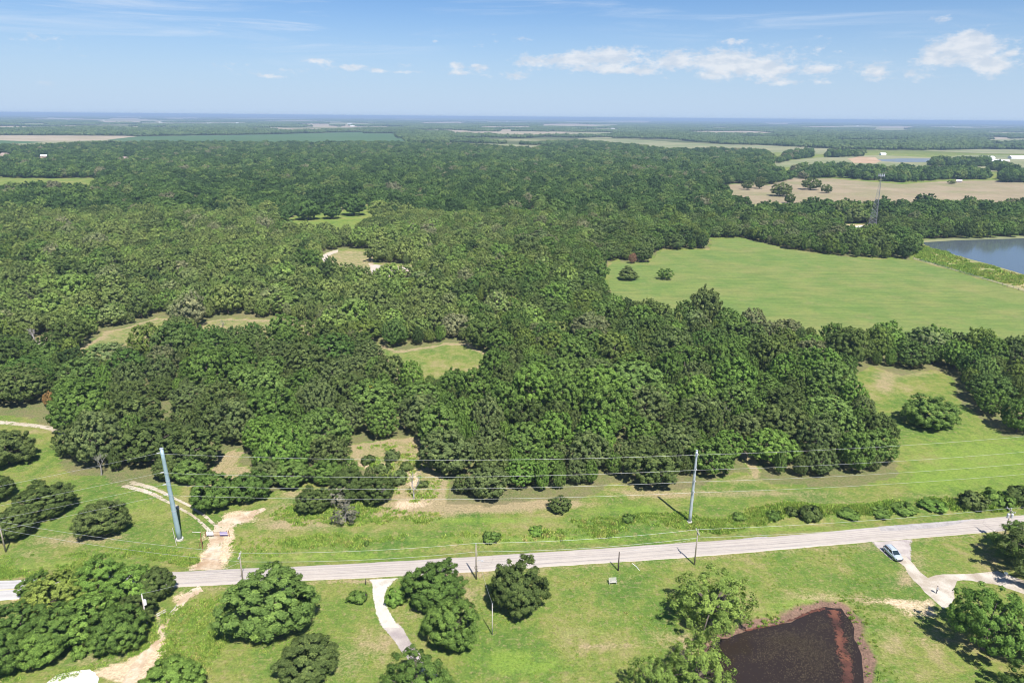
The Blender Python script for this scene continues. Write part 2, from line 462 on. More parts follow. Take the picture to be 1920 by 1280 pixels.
# ------------------------------------------------------------------ the lie of the land (outlines as points of the picture's ground)
ROAD_N = [(-400, 1104), (0, 1087), (312, 1071), (455, 1064), (586, 1059), (640, 1056), (952, 1038), (1280, 1016), (1475, 1002.5), (1631, 987.5), (1788, 975.5), (1920, 964), (2300, 930)]
ROAD_S = [(-400, 1149), (0, 1128), (58, 1120.5), (324, 1102), (437, 1096.5), (586, 1089), (640, 1086.5), (866, 1075), (1023, 1064), (1280, 1047), (1475, 1030.5), (1639, 1016), (1788, 1004.5), (1920, 992.5), (2300, 957)]
def interp(pts, x):
    xs, ys = zip(*pts)
    return np.interp(x, xs, ys)
POND = [(1330, 1215), (1350, 1197), (1396, 1180), (1440, 1172), (1480, 1163), (1515, 1145), (1545, 1136), (1575, 1137), (1596, 1160), (1606, 1195), (1618, 1225), (1623, 1255), (1618, 1300), (1590, 1370), (1500, 1420), (1380, 1420), (1330, 1360), (1340, 1290), (1318, 1250)]
PASTURE = [(1140, 505), (1150, 490), (1213, 495), (1240, 470), (1330, 469), (1337, 450), (1390, 447), (1450, 461), (1520, 474), (1610, 485), (1712, 488), (1800, 512), (1920, 548), (2300, 655), (2300, 720), (1920, 668), (1700, 653), (1560, 645), (1440, 628), (1300, 608), (1215, 594), (1160, 580), (1146, 560)]
LAKE = [(1727, 454), (1790, 450), (1920, 446), (2400, 430), (2400, 640), (2100, 556), (1985, 533), (1920, 515), (1860, 497), (1800, 481), (1748, 467)]
BANK = [(1712, 487), (1720, 470), (1727, 455), (1748, 467), (1800, 481), (1860, 497), (1920, 515), (1985, 533), (2100, 556), (2400, 640), (2300, 653), (1920, 546), (1800, 510)]
# openings in the near wood: (outline, dry, dirt, lush)
CLEAR = [
    ([(690, 650), (765, 660), (830, 638), (880, 638), (926, 675), (942, 696), (886, 727), (792, 733), (728, 706)], 0.35, 0.0, 0.3),
    ([(150, 655), (195, 620), (290, 597), (325, 599), (305, 638), (245, 686), (152, 700)], 0.55, 0.0, 0.0),
    ([(372, 603), (470, 597), (600, 606), (600, 640), (480, 645), (378, 650)], 0.6, 0.0, 0.0),
    ([(500, 424), (555, 402), (635, 396), (645, 380), (706, 380), (704, 414), (668, 444), (560, 446)], 0.0, 0.0, 0.5),
    ([(222, 404), (258, 404), (258, 417), (225, 417)], 0.0, 0.0, 0.4),
    ([(596, 478), (640, 465), (700, 470), (700, 490), (735, 496), (778, 500), (778, 530), (690, 530), (630, 510), (600, 500)], 0.7, 0.4, 0.0),
    ([(-80, 334), (188, 334), (196, 364), (-80, 367)], 0.1, 0.0, 0.3),
    ([(655, 832), (700, 826), (778, 826), (812, 866), (826, 905), (808, 942), (742, 946), (735, 902), (700, 886), (658, 882)], 0.7, 0.3, 0.1),
    ([(442, 838), (475, 840), (482, 885), (450, 905), (430, 880)], 0.7, 0.0, 0.1),
    ([(970, 396), (1060, 396), (1060, 412), (970, 412)], 0.9, 0.3, 0.0),
    ([(1150, 396), (1220, 398), (1220, 410), (1150, 410)], 0.9, 0.2, 0.0),
    ([(55, 632), (105, 630), (105, 652), (60, 655)], 0.8, 0.7, 0.0),
    ([(30, 700), (75, 672), (85, 680), (45, 712)], 0.8, 0.7, 0.0),
    ([(1388, 880), (1398, 826), (1425, 822), (1432, 850), (1410, 895)], 0.5, 0.0, 0.1),
    ([(1602, 700), (1640, 686), (1700, 709), (1775, 695), (1800, 717), (1795, 748), (1818, 776), (1856, 797), (1885, 822), (1990, 835), (2200, 830), (2200, 1000), (1700, 960), (1680, 830), (1632, 785), (1592, 755), (1606, 722)], 0.1, 0.0, 0.3),
    ([(1575, 422), (1620, 419), (1648, 423), (1650, 440), (1590, 446)], 0.9, 0.9, 0.0),
    ([(785, 300), (795, 292), (800, 293), (790, 306)], 0.9, 0.6, 0.0),
    ([(-10, 290), (28, 290), (28, 303), (-10, 305)], 0.2, 0, .2), ([(72, 293), (94, 293), (92, 306), (56, 312), (54, 302)], 0.2, 0, .2), ([(170, 297), (190, 297), (188, 308), (170, 308)], 0.2, 0, .2), ([(222, 297), (248, 297), (246, 309), (222, 309)], 0.2, 0, .2), ([(222, 310), (236, 310), (238, 326), (226, 326)], 0.2, 0, .2),
]
# the wood: ground it covers between the road verge and the far fields
WOOD = [(-700, 790), (0, 784), (60, 790), (118, 815), (108, 862), (125, 893), (200, 892), (220, 908), (300, 905), (350, 905), (372, 885), (430, 880), (462, 915), (520, 920), (560, 905),
        (640, 925), (700, 940), (745, 935), (800, 910), (826, 938), (900, 943), (1000, 938), (1100, 934), (1150, 900), (1235, 920), (1300, 912), (1345, 893), (1385, 884), (1400, 890), (1445, 908), (1520, 912), (1610, 912), (1672, 892), (1678, 835),
        (1632, 785), (1592, 755), (1606, 722), (1600, 703), (1640, 686), (1700, 709), (1775, 695), (1800, 717), (1795, 748), (1818, 776), (1856, 797), (1885, 822), (1990, 835), (2500, 840),
        (2500, 690), (2300, 720), (1920, 668), (1700, 653), (1560, 645), (1440, 628), (1300, 608), (1215, 594), (1160, 580), (1146, 560), (1138, 512), (1150, 490), (1213, 495), (1240, 470), (1330, 469), (1337, 450), (1390, 447), (1450, 461), (1520, 474), (1610, 485), (1712, 488), (1720, 470), (1727, 452), (1790, 448), (1920, 444), (2500, 425),
        (2500, 396), (1920, 398), (1850, 395), (1760, 393), (1640, 402), (1520, 400), (1440, 405), (1392, 402), (1368, 380), (1338, 352), (1378, 345), (1400, 352), (1440, 350), (1480, 345), (1490, 338), (1440, 318), (1452, 303), (1440, 290), (1300, 284), (1255, 285), (1130, 274), (1080, 268),
        (1000, 285), (960, 283), (840, 275), (760, 272), (480, 271), (330, 270), (230, 271), (140, 274), (60, 278), (-20, 280), (-700, 290)]
# open fields farther off: name, outline, material key
FIELDS = [
    ('hay_field', [(-300, 252), (0, 254), (240, 255), (258, 256), (200, 262.5), (85, 266.3), (0, 263.5), (-300, 262)], 'tan'),
    ('crop_field', [(-300, 262), (0, 263.5), (85, 266.3), (50, 269.5), (-300, 272)], 'crop'),
    ('pasture_strip', [(-300, 272), (50, 269.5), (85, 266.3), (200, 262.5), (230, 264), (215, 274), (140, 276), (60, 280), (-300, 284)], 'pale'),
    ('crop_field', [(200, 262.5), (258, 256), (500, 252.5), (680, 247.5), (686, 250.5), (740, 250.5), (768, 267), (600, 266.8), (480, 267), (390, 273), (215, 274), (230, 264)], 'crop'),
    ('stubble_strip', [(480, 267), (600, 266.8), (768, 267), (860, 268), (960, 271), (1030, 274), (1080, 274), (1000, 284), (960, 284), (840, 275), (760, 273), (390, 273.5)], 'pale'),
    ('hay_field', [(835, 247.5), (960, 246.5), (1120, 248), (1166, 250.5), (1130, 256), (960, 257), (860, 252)], 'tan'),
    ('hay_field', [(1008, 232.8), (1080, 232), (1156, 236), (1140, 239.5), (1010, 238)], 'tan'),
    ('hay_field', [(888, 237.5), (1004, 236.5), (1004, 241), (895, 242)], 'tan'),
    ('pasture_strip', [(1075, 260), (1160, 261), (1210, 263), (1300, 269.5), (1440, 273), (1562, 279.5), (1572, 290), (1500, 288), (1440, 285), (1260, 287), (1200, 280), (1130, 272)], 'pale'),
    ('pasture_strip', [(1285, 246), (1400, 245.8), (1482, 250.5), (1440, 254), (1300, 251)], 'tan'),
    ('pasture_strip', [(1452, 304), (1530, 296), (1640, 291), (1740, 295), (1820, 291), (2300, 296), (2300, 326), (1850, 322), (1740, 323), (1600, 327), (1520, 316), (1456, 313)], 'pale'),
    ('pasture_strip', [(1730, 283), (1840, 280), (2100, 283), (2100, 291), (1850, 288)], 'pale'),
    ('pasture_strip', [(1620, 242), (1700, 241), (1720, 245), (1640, 248)], 'pale'),
    ('pasture_strip', [(1840, 262), (2000, 258), (2000, 266), (1860, 271)], 'pale'),
    ('dry_pasture', [(1335, 352), (1378, 345), (1440, 348), (1490, 333.5), (1560, 335), (1690, 346), (1770, 340), (1860, 338), (2300, 344), (2300, 398), (1920, 398), (1850, 395), (1760, 393), (1640, 402), (1520, 400), (1440, 405), (1392, 402), (1368, 380)], 'dryp'),
    ('hay_field', [(290, 221.5), (380, 220.5), (390, 223.5), (300, 225)], 'tan'),
    ('hay_field', [(110, 236), (172, 236.5), (170, 240.5), (112, 240)], 'tan'),
    ('pasture_strip', [(15, 231), (105, 232), (100, 236), (18, 235.5)], 'pale'),
    ('pasture_strip', [(200, 238), (360, 238.5), (355, 242), (210, 242)], 'pale'),
    ('hay_field', [(735, 220.5), (795, 220.5), (795, 223.5), (740, 223.5)], 'tan'),
    ('hay_field', [(640, 236), (670, 236), (668, 239), (640, 239)], 'tan'),
    ('pasture_strip', [(1560, 262), (1700, 262), (1712, 266.5), (1570, 267.5)], 'pale'), ('hay_field', [(1380, 255.5), (1505, 256.5), (1495, 260.5), (1388, 260.5)], 'tan'), ('pasture_strip', [(1830, 247.5), (1960, 248), (1955, 252.5), (1845, 252)], 'pale'), ('hay_field', [(1500, 237.5), (1690, 236), (1740, 240), (1520, 241.5)], 'tan'),
    ('hay_field', [(560, 232.5), (700, 231.5), (702, 235.5), (565, 236.5)], 'tan'), ('pasture_strip', [(330, 230.5), (470, 229.5), (472, 233.5), (340, 234.5)], 'pale'), ('hay_field', [(780, 229.5), (872, 228.5), (872, 232.5), (790, 233)], 'tan'), ('pasture_strip', [(1100, 228), (1230, 228.5), (1225, 231.5), (1105, 231.5)], 'pale'),
    ('pasture_strip', [(175, 224), (280, 225), (275, 231), (185, 232)], 'pale'),
]

_rf = random.Random(12)
for _i in range(46):
    _x = _rf.uniform(-100, 1250) if _i % 3 else _rf.uniform(1250, 2000)
    _y = 219 + (_x - 960) * .0088 + _rf.choice([_rf.uniform(6, 16), _rf.uniform(12, 34)])
    if 244 < _y < 272 and (_x < 800):
        continue
    _w, _h = _rf.uniform(22, 85), _rf.uniform(.8, 2.3)
    FIELDS.append(('hay_field' if _i % 2 else 'pasture_strip', [(_x - _w, _y - _h * .6), (_x + _w * .3, _y - _h), (_x + _w, _y - _h * .2), (_x + _w * .8, _y + _h), (_x - _w * .7, _y + _h * .8)], 'tan' if _i % 2 else 'pale'))
# ---- ground: one sheet, fine where the camera is near, out to the horizon
def grow(a, b, step, k):
    v, s = [a], step
    while v[-1] < b:
        s *= k
        v.append(v[-1] + s)
    return v
def build_ground():
    xr = grow(230, 46000, 1.4, 1.12)
    xs = np.array([-v for v in xr[1:]][::-1] + list(np.arange(-230, 230.1, 1.3)) + xr[1:])
    yn = grow(300, 46000, 1.5, 1.07)
    ys = np.array([-2000, -600, -200, -60, -10, 20, 40, 55] + list(np.arange(64, 300.1, 1.25)) + yn[1:])
    X, Y = np.meshgrid(xs, ys)
    Z = np.zeros_like(X)
    px, py, dep = to_px(X, Y)
    ok = (dep > 20)
    dry, dirt, lush, lit, mud = (np.zeros_like(X) for _ in range(5))
    inw = in_land(X, Y, [WOOD], 3.0) & ok & (py > 262)
    lit[inw] = 0.55
    for poly, a, b, c in CLEAR:
        i = in_land(X, Y, [poly]) & ok
        lit[i] = 0.0
        dry[i], dirt[i], lush[i] = a, b, c
        rim = i.copy()
        for dx, dy in ((3, 0), (-3, 0), (0, 3.5)):
            rim &= in_land(X + dx, Y + dy, [poly])
        if len(poly) < 12:
            dry[i & ~rim] = max(a, .95)
    # blotches of soil, dry and lush grass: x, y, rx, ry, amount
    def spot(arr, lst):
        for x, y, rx, ry, a in lst:
            arr += np.where(ok, a * np.exp(-((px - x) / rx) ** 2 - ((py - y) / ry) ** 2), 0)
    spot(dry, [(600, 985, 60, 8, .7), (760, 950, 80, 12, .9), (930, 955, 100, 8, .9), (1050, 945, 80, 8, .7), (520, 985, 50, 10, .6), (1240, 930, 60, 8, .6), (1180, 920, 60, 8, .6), (700, 1000, 80, 8, .4), (1560, 940, 120, 6, .5), (1750, 930, 80, 6, .4), (880, 945, 120, 10, .9), (700, 965, 90, 10, .6), (820, 965, 60, 8, .6), (540, 960, 60, 22, .8), (560, 925, 40, 12, .7), (1270, 905, 60, 14, .7), (1400, 900, 60, 12, .6),
               (1350, 925, 130, 8, .5), (1500, 925, 150, 7, .5), (120, 1015, 80, 12, .7), (190, 1005, 60, 10, .7), (60, 1040, 50, 12, .5), (30, 1110, 60, 8, .8), (680, 1090, 60, 5, .6), (860, 1110, 50, 30, .75), (780, 1150, 40, 14, .7),
               (880, 1160, 40, 30, .4), (1700, 1068, 18, 34, .6), (1690, 1090, 34, 14, .5), (1640, 1030, 50, 10, .5), (1728, 1055, 14, 26, .6), (1640, 1125, 60, 8, .7), (1710, 1145, 50, 20, .5), (1660, 1200, 30, 30, .2), (1750, 1200, 60, 30, .5),
               (1420, 1160, 70, 8, .4), (1530, 1118, 60, 8, .6), (1290, 1215, 18, 20, .9), (1240, 1200, 60, 20, .4), (1120, 1210, 60, 5, .8), (1160, 1090, 60, 20, .35), (640, 1250, 70, 30, .45), (690, 1200, 35, 40, .5), (720, 1210, 12, 40, .5),
               (180, 1235, 90, 14, .7), (260, 1150, 30, 20, .7), (300, 1200, 40, 60, .6), (1885, 1010, 40, 10, .5), (1860, 1040, 40, 12, .3), (600, 1210, 60, 20, .3), (950, 1210, 60, 20, .3), (1560, 1060, 80, 10, .3), (1660, 720, 25, 20, .8), (1700, 700, 60, 8, .6),
               (500, 1010, 80, 14, .35), (1020, 940, 60, 8, .5), (200, 850, 60, 30, .2)])
    spot(lush, [(1060, 1010, 500, 9, .75), (700, 1040, 200, 7, .8), (1500, 990, 250, 7, .8), (1180, 955, 130, 12, .8), (1330, 935, 60, 8, .6), (850, 975, 120, 8, .7), (1000, 975, 100, 9, .6), (1700, 900, 250, 30, .5), (1850, 850, 150, 40, .5),
                (330, 960, 80, 30, .4), (250, 950, 60, 30, .4), (60, 950, 60, 60, .3), (80, 850, 60, 25, .4), (950, 1230, 90, 30, .7), (1100, 1180, 80, 25, .5), (1000, 1250, 120, 20, .6), (1520, 1125, 70, 9, .8), (1450, 1140, 60, 8, .7), (1640, 1190, 30, 35, .6),
                (1660, 1260, 50, 25, .5), (1400, 1110, 70, 18, .4), (420, 1170, 50, 50, .55), (380, 1240, 40, 40, .4), (640, 1160, 40, 30, .35), (560, 1020, 60, 12, .5), (600, 1050, 160, 5, .7), (150, 1060, 120, 8, .8), (1740, 1030, 25, 10, .5)])
    spot(dirt, [(1705, 1068, 9, 16, .55), (1735, 1075, 9, 12, .5), (1725, 1100, 9, 14, .5), (1745, 1128, 12, 12, .5), (1790, 1110, 10, 24, .5), (1830, 1092, 40, 4, .5), (1800, 1070, 40, 3, .45), (405, 1040, 34, 22, .5), (432, 1000, 12, 24, .6), (380, 1010, 10, 20, .4), (470, 975, 34, 9, .5), (385, 1062, 40, 7, .6), (290, 1215, 40, 22, .6), (235, 1250, 60, 16, .7), (255, 1170, 14, 24, .5), (300, 1160, 20, 14, .5), (345, 1115, 24, 12, .5), (650, 945, 40, 8, .5), (760, 945, 50, 8, .5), (930, 950, 70, 5, .45), (570, 960, 40, 8, .4), (440, 968, 30, 10, .8), (465, 960, 25, 5, .7), (405, 1000, 22, 14, .7), (400, 1045, 25, 14, .7), (428, 1020, 10, 22, .6), (370, 1052, 20, 10, .5), (300, 1200, 14, 30, .6), (270, 1240, 24, 26, .85), (200, 1262, 60, 9, .7), (338, 1125, 16, 14, .6),
                (250, 1275, 40, 14, .8), (325, 1215, 8, 8, .7), (640, 860, 12, 8, .3), (700, 872, 30, 10, .4), (775, 900, 10, 18, .6), (1640, 1125, 60, 7, .6), (1700, 1132, 40, 12, .7), (1735, 1150, 50, 14, .6), (1820, 1220, 60, 12, .45), (1880, 1180, 30, 20, .5),
                (1120, 1212, 45, 2.5, .55), (1005, 1225, 60, 2, .5), (1145, 1100, 8, 4, .6), (1290, 1225, 14, 18, .6), (705, 1140, 6, 25, .4), (893, 1088, 6, 3, .5), (1302, 1060, 6, 3, .5), (560, 932, 20, 6, .5), (1690, 1070, 10, 8, .4), (30, 1122, 60, 5, .4)])
    # dry worn line beside the pavement
    rn, rs = interp(ROAD_N, px), interp(ROAD_S, px)
    dry += np.where(ok & (py > rs - 2) & (py < rs + 7), 0.5, 0)
    dirt += np.where(ok & (py > rs - 3) & (py < rs + 3.5), 0.3, 0)
    dirt += np.where(ok & (py > rn - 3) & (py < rn + 3), 0.2, 0)
    # pond hollow
    P = np.array([tuple(v)[:2] for v in ats(POND)])
    near = np.full(X.shape, 1e9)
    for i in range(len(P)):
        a, b = P[i], P[(i + 1) % len(P)]
        ab = b - a
        s = np.clip(((X - a[0]) * ab[0] + (Y - a[1]) * ab[1]) / (ab @ ab), 0, 1)
        near = np.minimum(near, np.hypot(X - a[0] - s * ab[0], Y - a[1] - s * ab[1]))
    sd = np.where(in_poly(px, py, POND) & ok, -near, near)
    Z -= 0.55 * np.clip((4.0 - sd) / 4.0, 0, 1) ** 1.3 * (sd < 4.0)
    mud += np.clip(1.15 - (sd + 3.0 * (fbm(X * .22, Y * .22) - .5)) / 2.6, 0, 1.2) * ok
    dry += 0.25 * np.exp(-((sd - 5.5) / 2.5) ** 2) * ok
    # shallow ditch along the north verge
    dit = np.exp(-((py - (rn - 14)) / 6.0) ** 2) * ok * (py < 1100) * (py > 900)
    Z -= 0.35 * dit
    ny, nx = X.shape
    idx = np.arange(ny * nx).reshape(ny, nx)
    F = np.stack([idx[:-1, :-1], idx[:-1, 1:], idx[1:, 1:], idx[1:, :-1]], -1).reshape(-1, 4)
    me = raw_mesh('ground', np.stack([X, Y, Z], -1).reshape(-1, 3), [F], [M_GROUND], smooth=True)
    for k, a in (('dry', dry), ('dirt', dirt), ('lush', lush), ('litter', lit), ('mud', mud)):
        set_attr(me, k, np.clip(a, 0, 1.3).ravel())
    tag(obj('ground', me), kind='structure')
build_ground()

# ---- sheets and strips on the ground
def strip(name, A, B, z, mat, nu=8, step=1.2, edge=0.0, kind='structure', seed=1, lift=None):
    """strip between two picture lines A and B (same count of points)"""
    a, b = ats(A), ats(B)
    pts_a, pts_b = [], []
    for i in range(len(a) - 1):
        L = max((a[i + 1] - a[i]).length, (b[i + 1] - b[i]).length)
        n = max(1, int(L / step))
        for k in range(n):
            pts_a.append(a[i].lerp(a[i + 1], k / n))
            pts_b.append(b[i].lerp(b[i + 1], k / n))
    pts_a.append(a[-1]); pts_b.append(b[-1])
    A_ = np.array([tuple(v)[:2] for v in pts_a]); B_ = np.array([tuple(v)[:2] for v in pts_b])
    for _ in range(3):   # round the corners
        for Q in (A_, B_):
            Q[1:-1] = (Q[:-2] + 2 * Q[1:-1] + Q[2:]) / 4
    n = len(A_)
    if edge:
        s = np.arange(n) * step
        w = (B_ - A_) / np.maximum(np.linalg.norm(B_ - A_, axis=1), 1e-6)[:, None]
        A_ = A_ - w * (edge * (fbm(s * 0.35, s * 0 + seed, 4) - 0.5) * 2)[:, None]
        B_ = B_ + w * (edge * (fbm(s * 0.35, s * 0 + seed + 9.3, 4) - 0.5) * 2)[:, None]
    U = np.linspace(-1, 1, nu + 1)
    f = (U + 1) / 2
    XY = A_[:, None, :] * (1 - f)[None, :, None] + B_[:, None, :] * f[None, :, None]
    mid = (A_ + B_) / 2
    v = np.concatenate([[0], np.cumsum(np.linalg.norm(np.diff(mid, axis=0), axis=1))])
    Z = np.full(XY.shape[:2], z)
    if lift:
        Z += lift * (1 - np.abs(U)[None, :] ** 8) - lift
        Z[:, 0] = Z[:, -1] = -0.12
    idx = np.arange(n * (nu + 1)).reshape(n, nu + 1)
    F = np.stack([idx[:-1, :-1], idx[:-1, 1:], idx[1:, 1:], idx[1:, :-1]], -1).reshape(-1, 4)
    me = raw_mesh(name, np.concatenate([XY, Z[..., None]], -1).reshape(-1, 3), [F], [mat], smooth=True)
    set_attr(me, 'u', np.repeat(U[None, :], n, 0).ravel())
    set_attr(me, 'v', np.repeat(v[:, None], nu + 1, 1).ravel())
    bm = bmesh.new(); bm.from_mesh(me)
    bmesh.ops.recalc_face_normals(bm, faces=bm.faces)
    if sum(fc.normal.z for fc in bm.faces) < 0:
        bmesh.ops.reverse_faces(bm, faces=bm.faces)
    bm.to_mesh(me); bm.free()
    return tag(obj(name, me), kind=kind)
def line(cen, wpx):
    """two edge lines round a picture polyline with half-widths in ground metres"""
    c = ats(cen)
    A, B = [], []
    for i, p in enumerate(c):
        t = (c[min(i + 1, len(c) - 1)] - c[max(i - 1, 0)]).normalized()
        n = Vector((-t.y, t.x, 0))
        w = wpx[i] if isinstance(wpx, (list, tuple)) else wpx
        A.append(tuple(float(z) for z in to_px(*[np.array(q) for q in (p + n * w)[:2]])[:2]))
        B.append(tuple(float(z) for z in to_px(*[np.array(q) for q in (p - n * w)[:2]])[:2]))
    return A, B
def sheet(name, poly, z, mat, kind='structure', ragged=0.0, seed=0, sub=None):
    p = [Vector(v) for v in ats(poly)]
    if ragged:
        out = []
        for i in range(len(p)):
            a, b = p[i], p[(i + 1) % len(p)]
            n = max(2, int((b - a).length / (ragged * 2)))
            nv = Vector((a.y - b.y, b.x - a.x, 0)).normalized()
            for k in range(n):
                q = a.lerp(b, k / n)
                kx, ky = q.x / ragged * 0.22 + seed, q.y / ragged * 0.22
                wx = (fbm(np.array(kx), np.array(ky), 3) - 0.5) * 2.0 * ragged
                wy = (fbm(np.array(kx + 51.7), np.array(ky + 23.9), 3) - 0.5) * 2.0 * ragged
                out.append(q + Vector((float(wx), float(wy), 0)))
        p = out
    bm = bmesh.new()
    vs = [bm.verts.new((q.x, q.y, z)) for q in p]
    f = bm.faces.new(vs)
    if f.normal.z < 0:
        f.normal_flip()
    f.normal_update()
    if f.normal.z < 0:
        bmesh.ops.reverse_faces(bm, faces=[f])
    bmesh.ops.triangulate(bm, faces=bm.faces)
    me = bpy.data.meshes.new(name)
    bm.to_mesh(me); bm.free()
    me.materials.append(mat)
    return tag(obj(name, me), kind=kind)

# road
def road_mat():
    m, t, out = new_mat('chip_seal')
    p = pos(t)
    u, v = t.attr('u'), t.attr('v')
    n1, n2, n3 = t.noise(p, 0.35, 5, 0.6), t.noise(p, 3.0, 4, 0.6), t.noise(p, 12.0, 2, 0.6)
    col = t.mix(n1, (0.37, 0.325, 0.28), (0.46, 0.41, 0.36))
    sep = t.new('ShaderNodeSeparateXYZ'); t.put(sep.inputs[0], p)
    west = t.math('SUBTRACT', 1.0, t.smooth(t.math('ADD', sep.outputs[0], t.math('MULTIPLY', n2, 2.0)), -95, -90))
    col = t.mix(west, col, t.mix(n1, (0.40, 0.385, 0.365), (0.47, 0.45, 0.43)))
    def along(u0, w, soft, wob=0.08):
        cc = t.new('ShaderNodeCombineXYZ'); t.put(cc.inputs[1], t.math('MULTIPLY', v, 0.06)); cc.inputs[0].default_value = u0 * 7
        wv = t.math('MULTIPLY', t.math('SUBTRACT', t.noise(cc.outputs[0], 1.0, 3), 0.5), wob * 2)
        d = t.math('ABSOLUTE', t.math('SUBTRACT', t.math('ADD', u, wv), u0))
        return t.math('SUBTRACT', 1.0, t.smooth(d, w, w + soft))
    sv = t.new('ShaderNodeCombineXYZ'); t.put(sv.inputs[0], t.math('MULTIPLY', u, 6.0)); t.put(sv.inputs[1], t.math('MULTIPLY', v, 0.02))
    st = t.noise(sv.outputs[0], 1.5, 5, 0.6)
    col = t.mix(1.0, col, t.ramp(st, [(0.3, (0.80, 0.78, 0.79)), (0.5, (1, 1, 1)), (0.75, (1.08, 1.07, 1.07))]), 'MULTIPLY')
    brk = t.smooth(t.noise(p, 0.12, 4, 0.7), 0.36, 0.58)
    for u0, w, s in ((-0.66, 0.02, 0.07), (-0.10, 0.014, 0.05), (0.12, 0.012, 0.05), (0.56, 0.02, 0.07), (-0.36, 0.012, 0.06)):
        col = t.mix(t.math('MULTIPLY', t.math('MULTIPLY', along(u0, w, s), brk), 0.42), col, (0.24, 0.215, 0.22))
    # worn paint survives only on the western, asphalt stretch
    worn = t.math('MULTIPLY', t.smooth(t.noise(p, 1.2, 4, 0.7), 0.30, 0.5), west)
    col = t.mix(t.math('MULTIPLY', along(0.0, 0.022, 0.012, 0.0), worn), col, (0.62, 0.42, 0.16))
    for e in (-0.86, 0.86):
        col = t.mix(t.math('MULTIPLY', along(e, 0.018, 0.012, 0.0), worn), col, (0.74, 0.73, 0.70))
    edge = t.smooth(t.math('ADD', t.math('ABSOLUTE', u), t.math('MULTIPLY', t.math('SUBTRACT', n1, 0.5), 0.18)), 0.93, 1.02)
    col = t.mix(t.math('MULTIPLY', edge, 0.5), col, (0.36, 0.29, 0.22))
    crack = t.new('ShaderNodeTexVoronoi', feature='DISTANCE_TO_EDGE'); crack.inputs['Scale'].default_value = 0.16
    wp = t.new('ShaderNodeVectorMath', operation='ADD'); t.put(wp.inputs[0], p); t.put(wp.inputs[1], t.vmul(t.new('ShaderNodeTexNoise').outputs[1], (2.0, 2.0, 0)))
    t.put(crack.inputs['Vector'], wp.outputs[0])
    ck = t.math('MULTIPLY', t.math('SUBTRACT', 1.0, t.smooth(crack.outputs[0], 0.006, 0.02)), t.smooth(t.noise(p, 0.05, 3), 0.5, 0.7))
    col = t.mix(t.math('MULTIPLY', ck, 0.5), col, (0.16, 0.14, 0.14))
    col = t.mix(1.0, col, t.ramp(t.math('ADD', t.math('MULTIPLY', n2, 0.5), t.math('MULTIPLY', n3, 0.5)), [(0.3, (0.9,) * 3), (0.7, (1.08,) * 3)]), 'MULTIPLY')
    finish(t, out, col, 0.9, n3, 0.01, 0.15)
    return m
xs_r = list(np.arange(-400, 2301, 60))
strip('road', [(x, float(interp(ROAD_N, x))) for x in xs_r], [(x, float(interp(ROAD_S, x))) for x in xs_r], 0.10, road_mat(), nu=14, step=1.0, edge=0.16, lift=0.06)
M_PATCH = sheet_mat('asphalt_patch', (0.30, 0.275, 0.265), (0.37, 0.34, 0.32), 0.6, 3.0, ragged=0.10, rough=0.9)
strip('road_patch', [(1646, 987.0), (1700, 982.8), (1788, 976.2), (1832, 972.0)], [(1652, 996.5), (1700, 994.5), (1760, 989.5), (1800, 981)], 0.106, M_PATCH, nu=6, step=1.0, edge=0.1, seed=4)
strip('road_patch', [(1392, 1009.2), (1420, 1007), (1438, 1005.8)], [(1396, 1012.5), (1425, 1010.8), (1440, 1007.8)], 0.106, M_PATCH, nu=4, step=1.0, edge=0.2, seed=8)
M_GRAVEL = sheet_mat('white_gravel', (0.50, 0.45, 0.38), (0.62, 0.58, 0.52), 0.3, 4.0, c=(0.42, 0.375, 0.31), ragged=0.18, fine=14, low=0.3)
M_GRAVELGREY = sheet_mat('grey_gravel', (0.36, 0.315, 0.285), (0.45, 0.40, 0.36), 0.35, 4.0, c=(0.30, 0.255, 0.245), ragged=0.14, fine=14, low=0.2)
M_SAND = sheet_mat('sandy_track', (0.44, 0.335, 0.225), (0.58, 0.49, 0.375), 0.45, 2.5, c=(0.36, 0.25, 0.155), ragged=0.30, fine=10, low=0.22, holes=0.425)
M_PALETRACK = sheet_mat('pale_rutted_track', (0.43, 0.365, 0.275), (0.56, 0.50, 0.415), 0.4, 3.0, c=(0.36, 0.30, 0.205), ragged=0.26, fine=10, low=0.1, holes=0.445)
# centre driveway
strip('driveway', [(686, 1086.5), (697, 1091), (697.5, 1117), (701, 1142), (708, 1162), (716, 1176)], [(750, 1083), (728, 1098), (720.5, 1122), (727, 1141), (741, 1163), (753, 1176)], 0.026, M_GRAVEL, nu=8, edge=0.25, seed=2)
strip('driveway', [(711, 1168), (722, 1184), (734, 1198), (761, 1231), (800, 1280), (850, 1345)], [(750, 1168), (758, 1179), (765, 1194), (784, 1221), (826, 1268), (880, 1330)], 0.02, M_GRAVELGREY, nu=8, edge=0.3, seed=3)
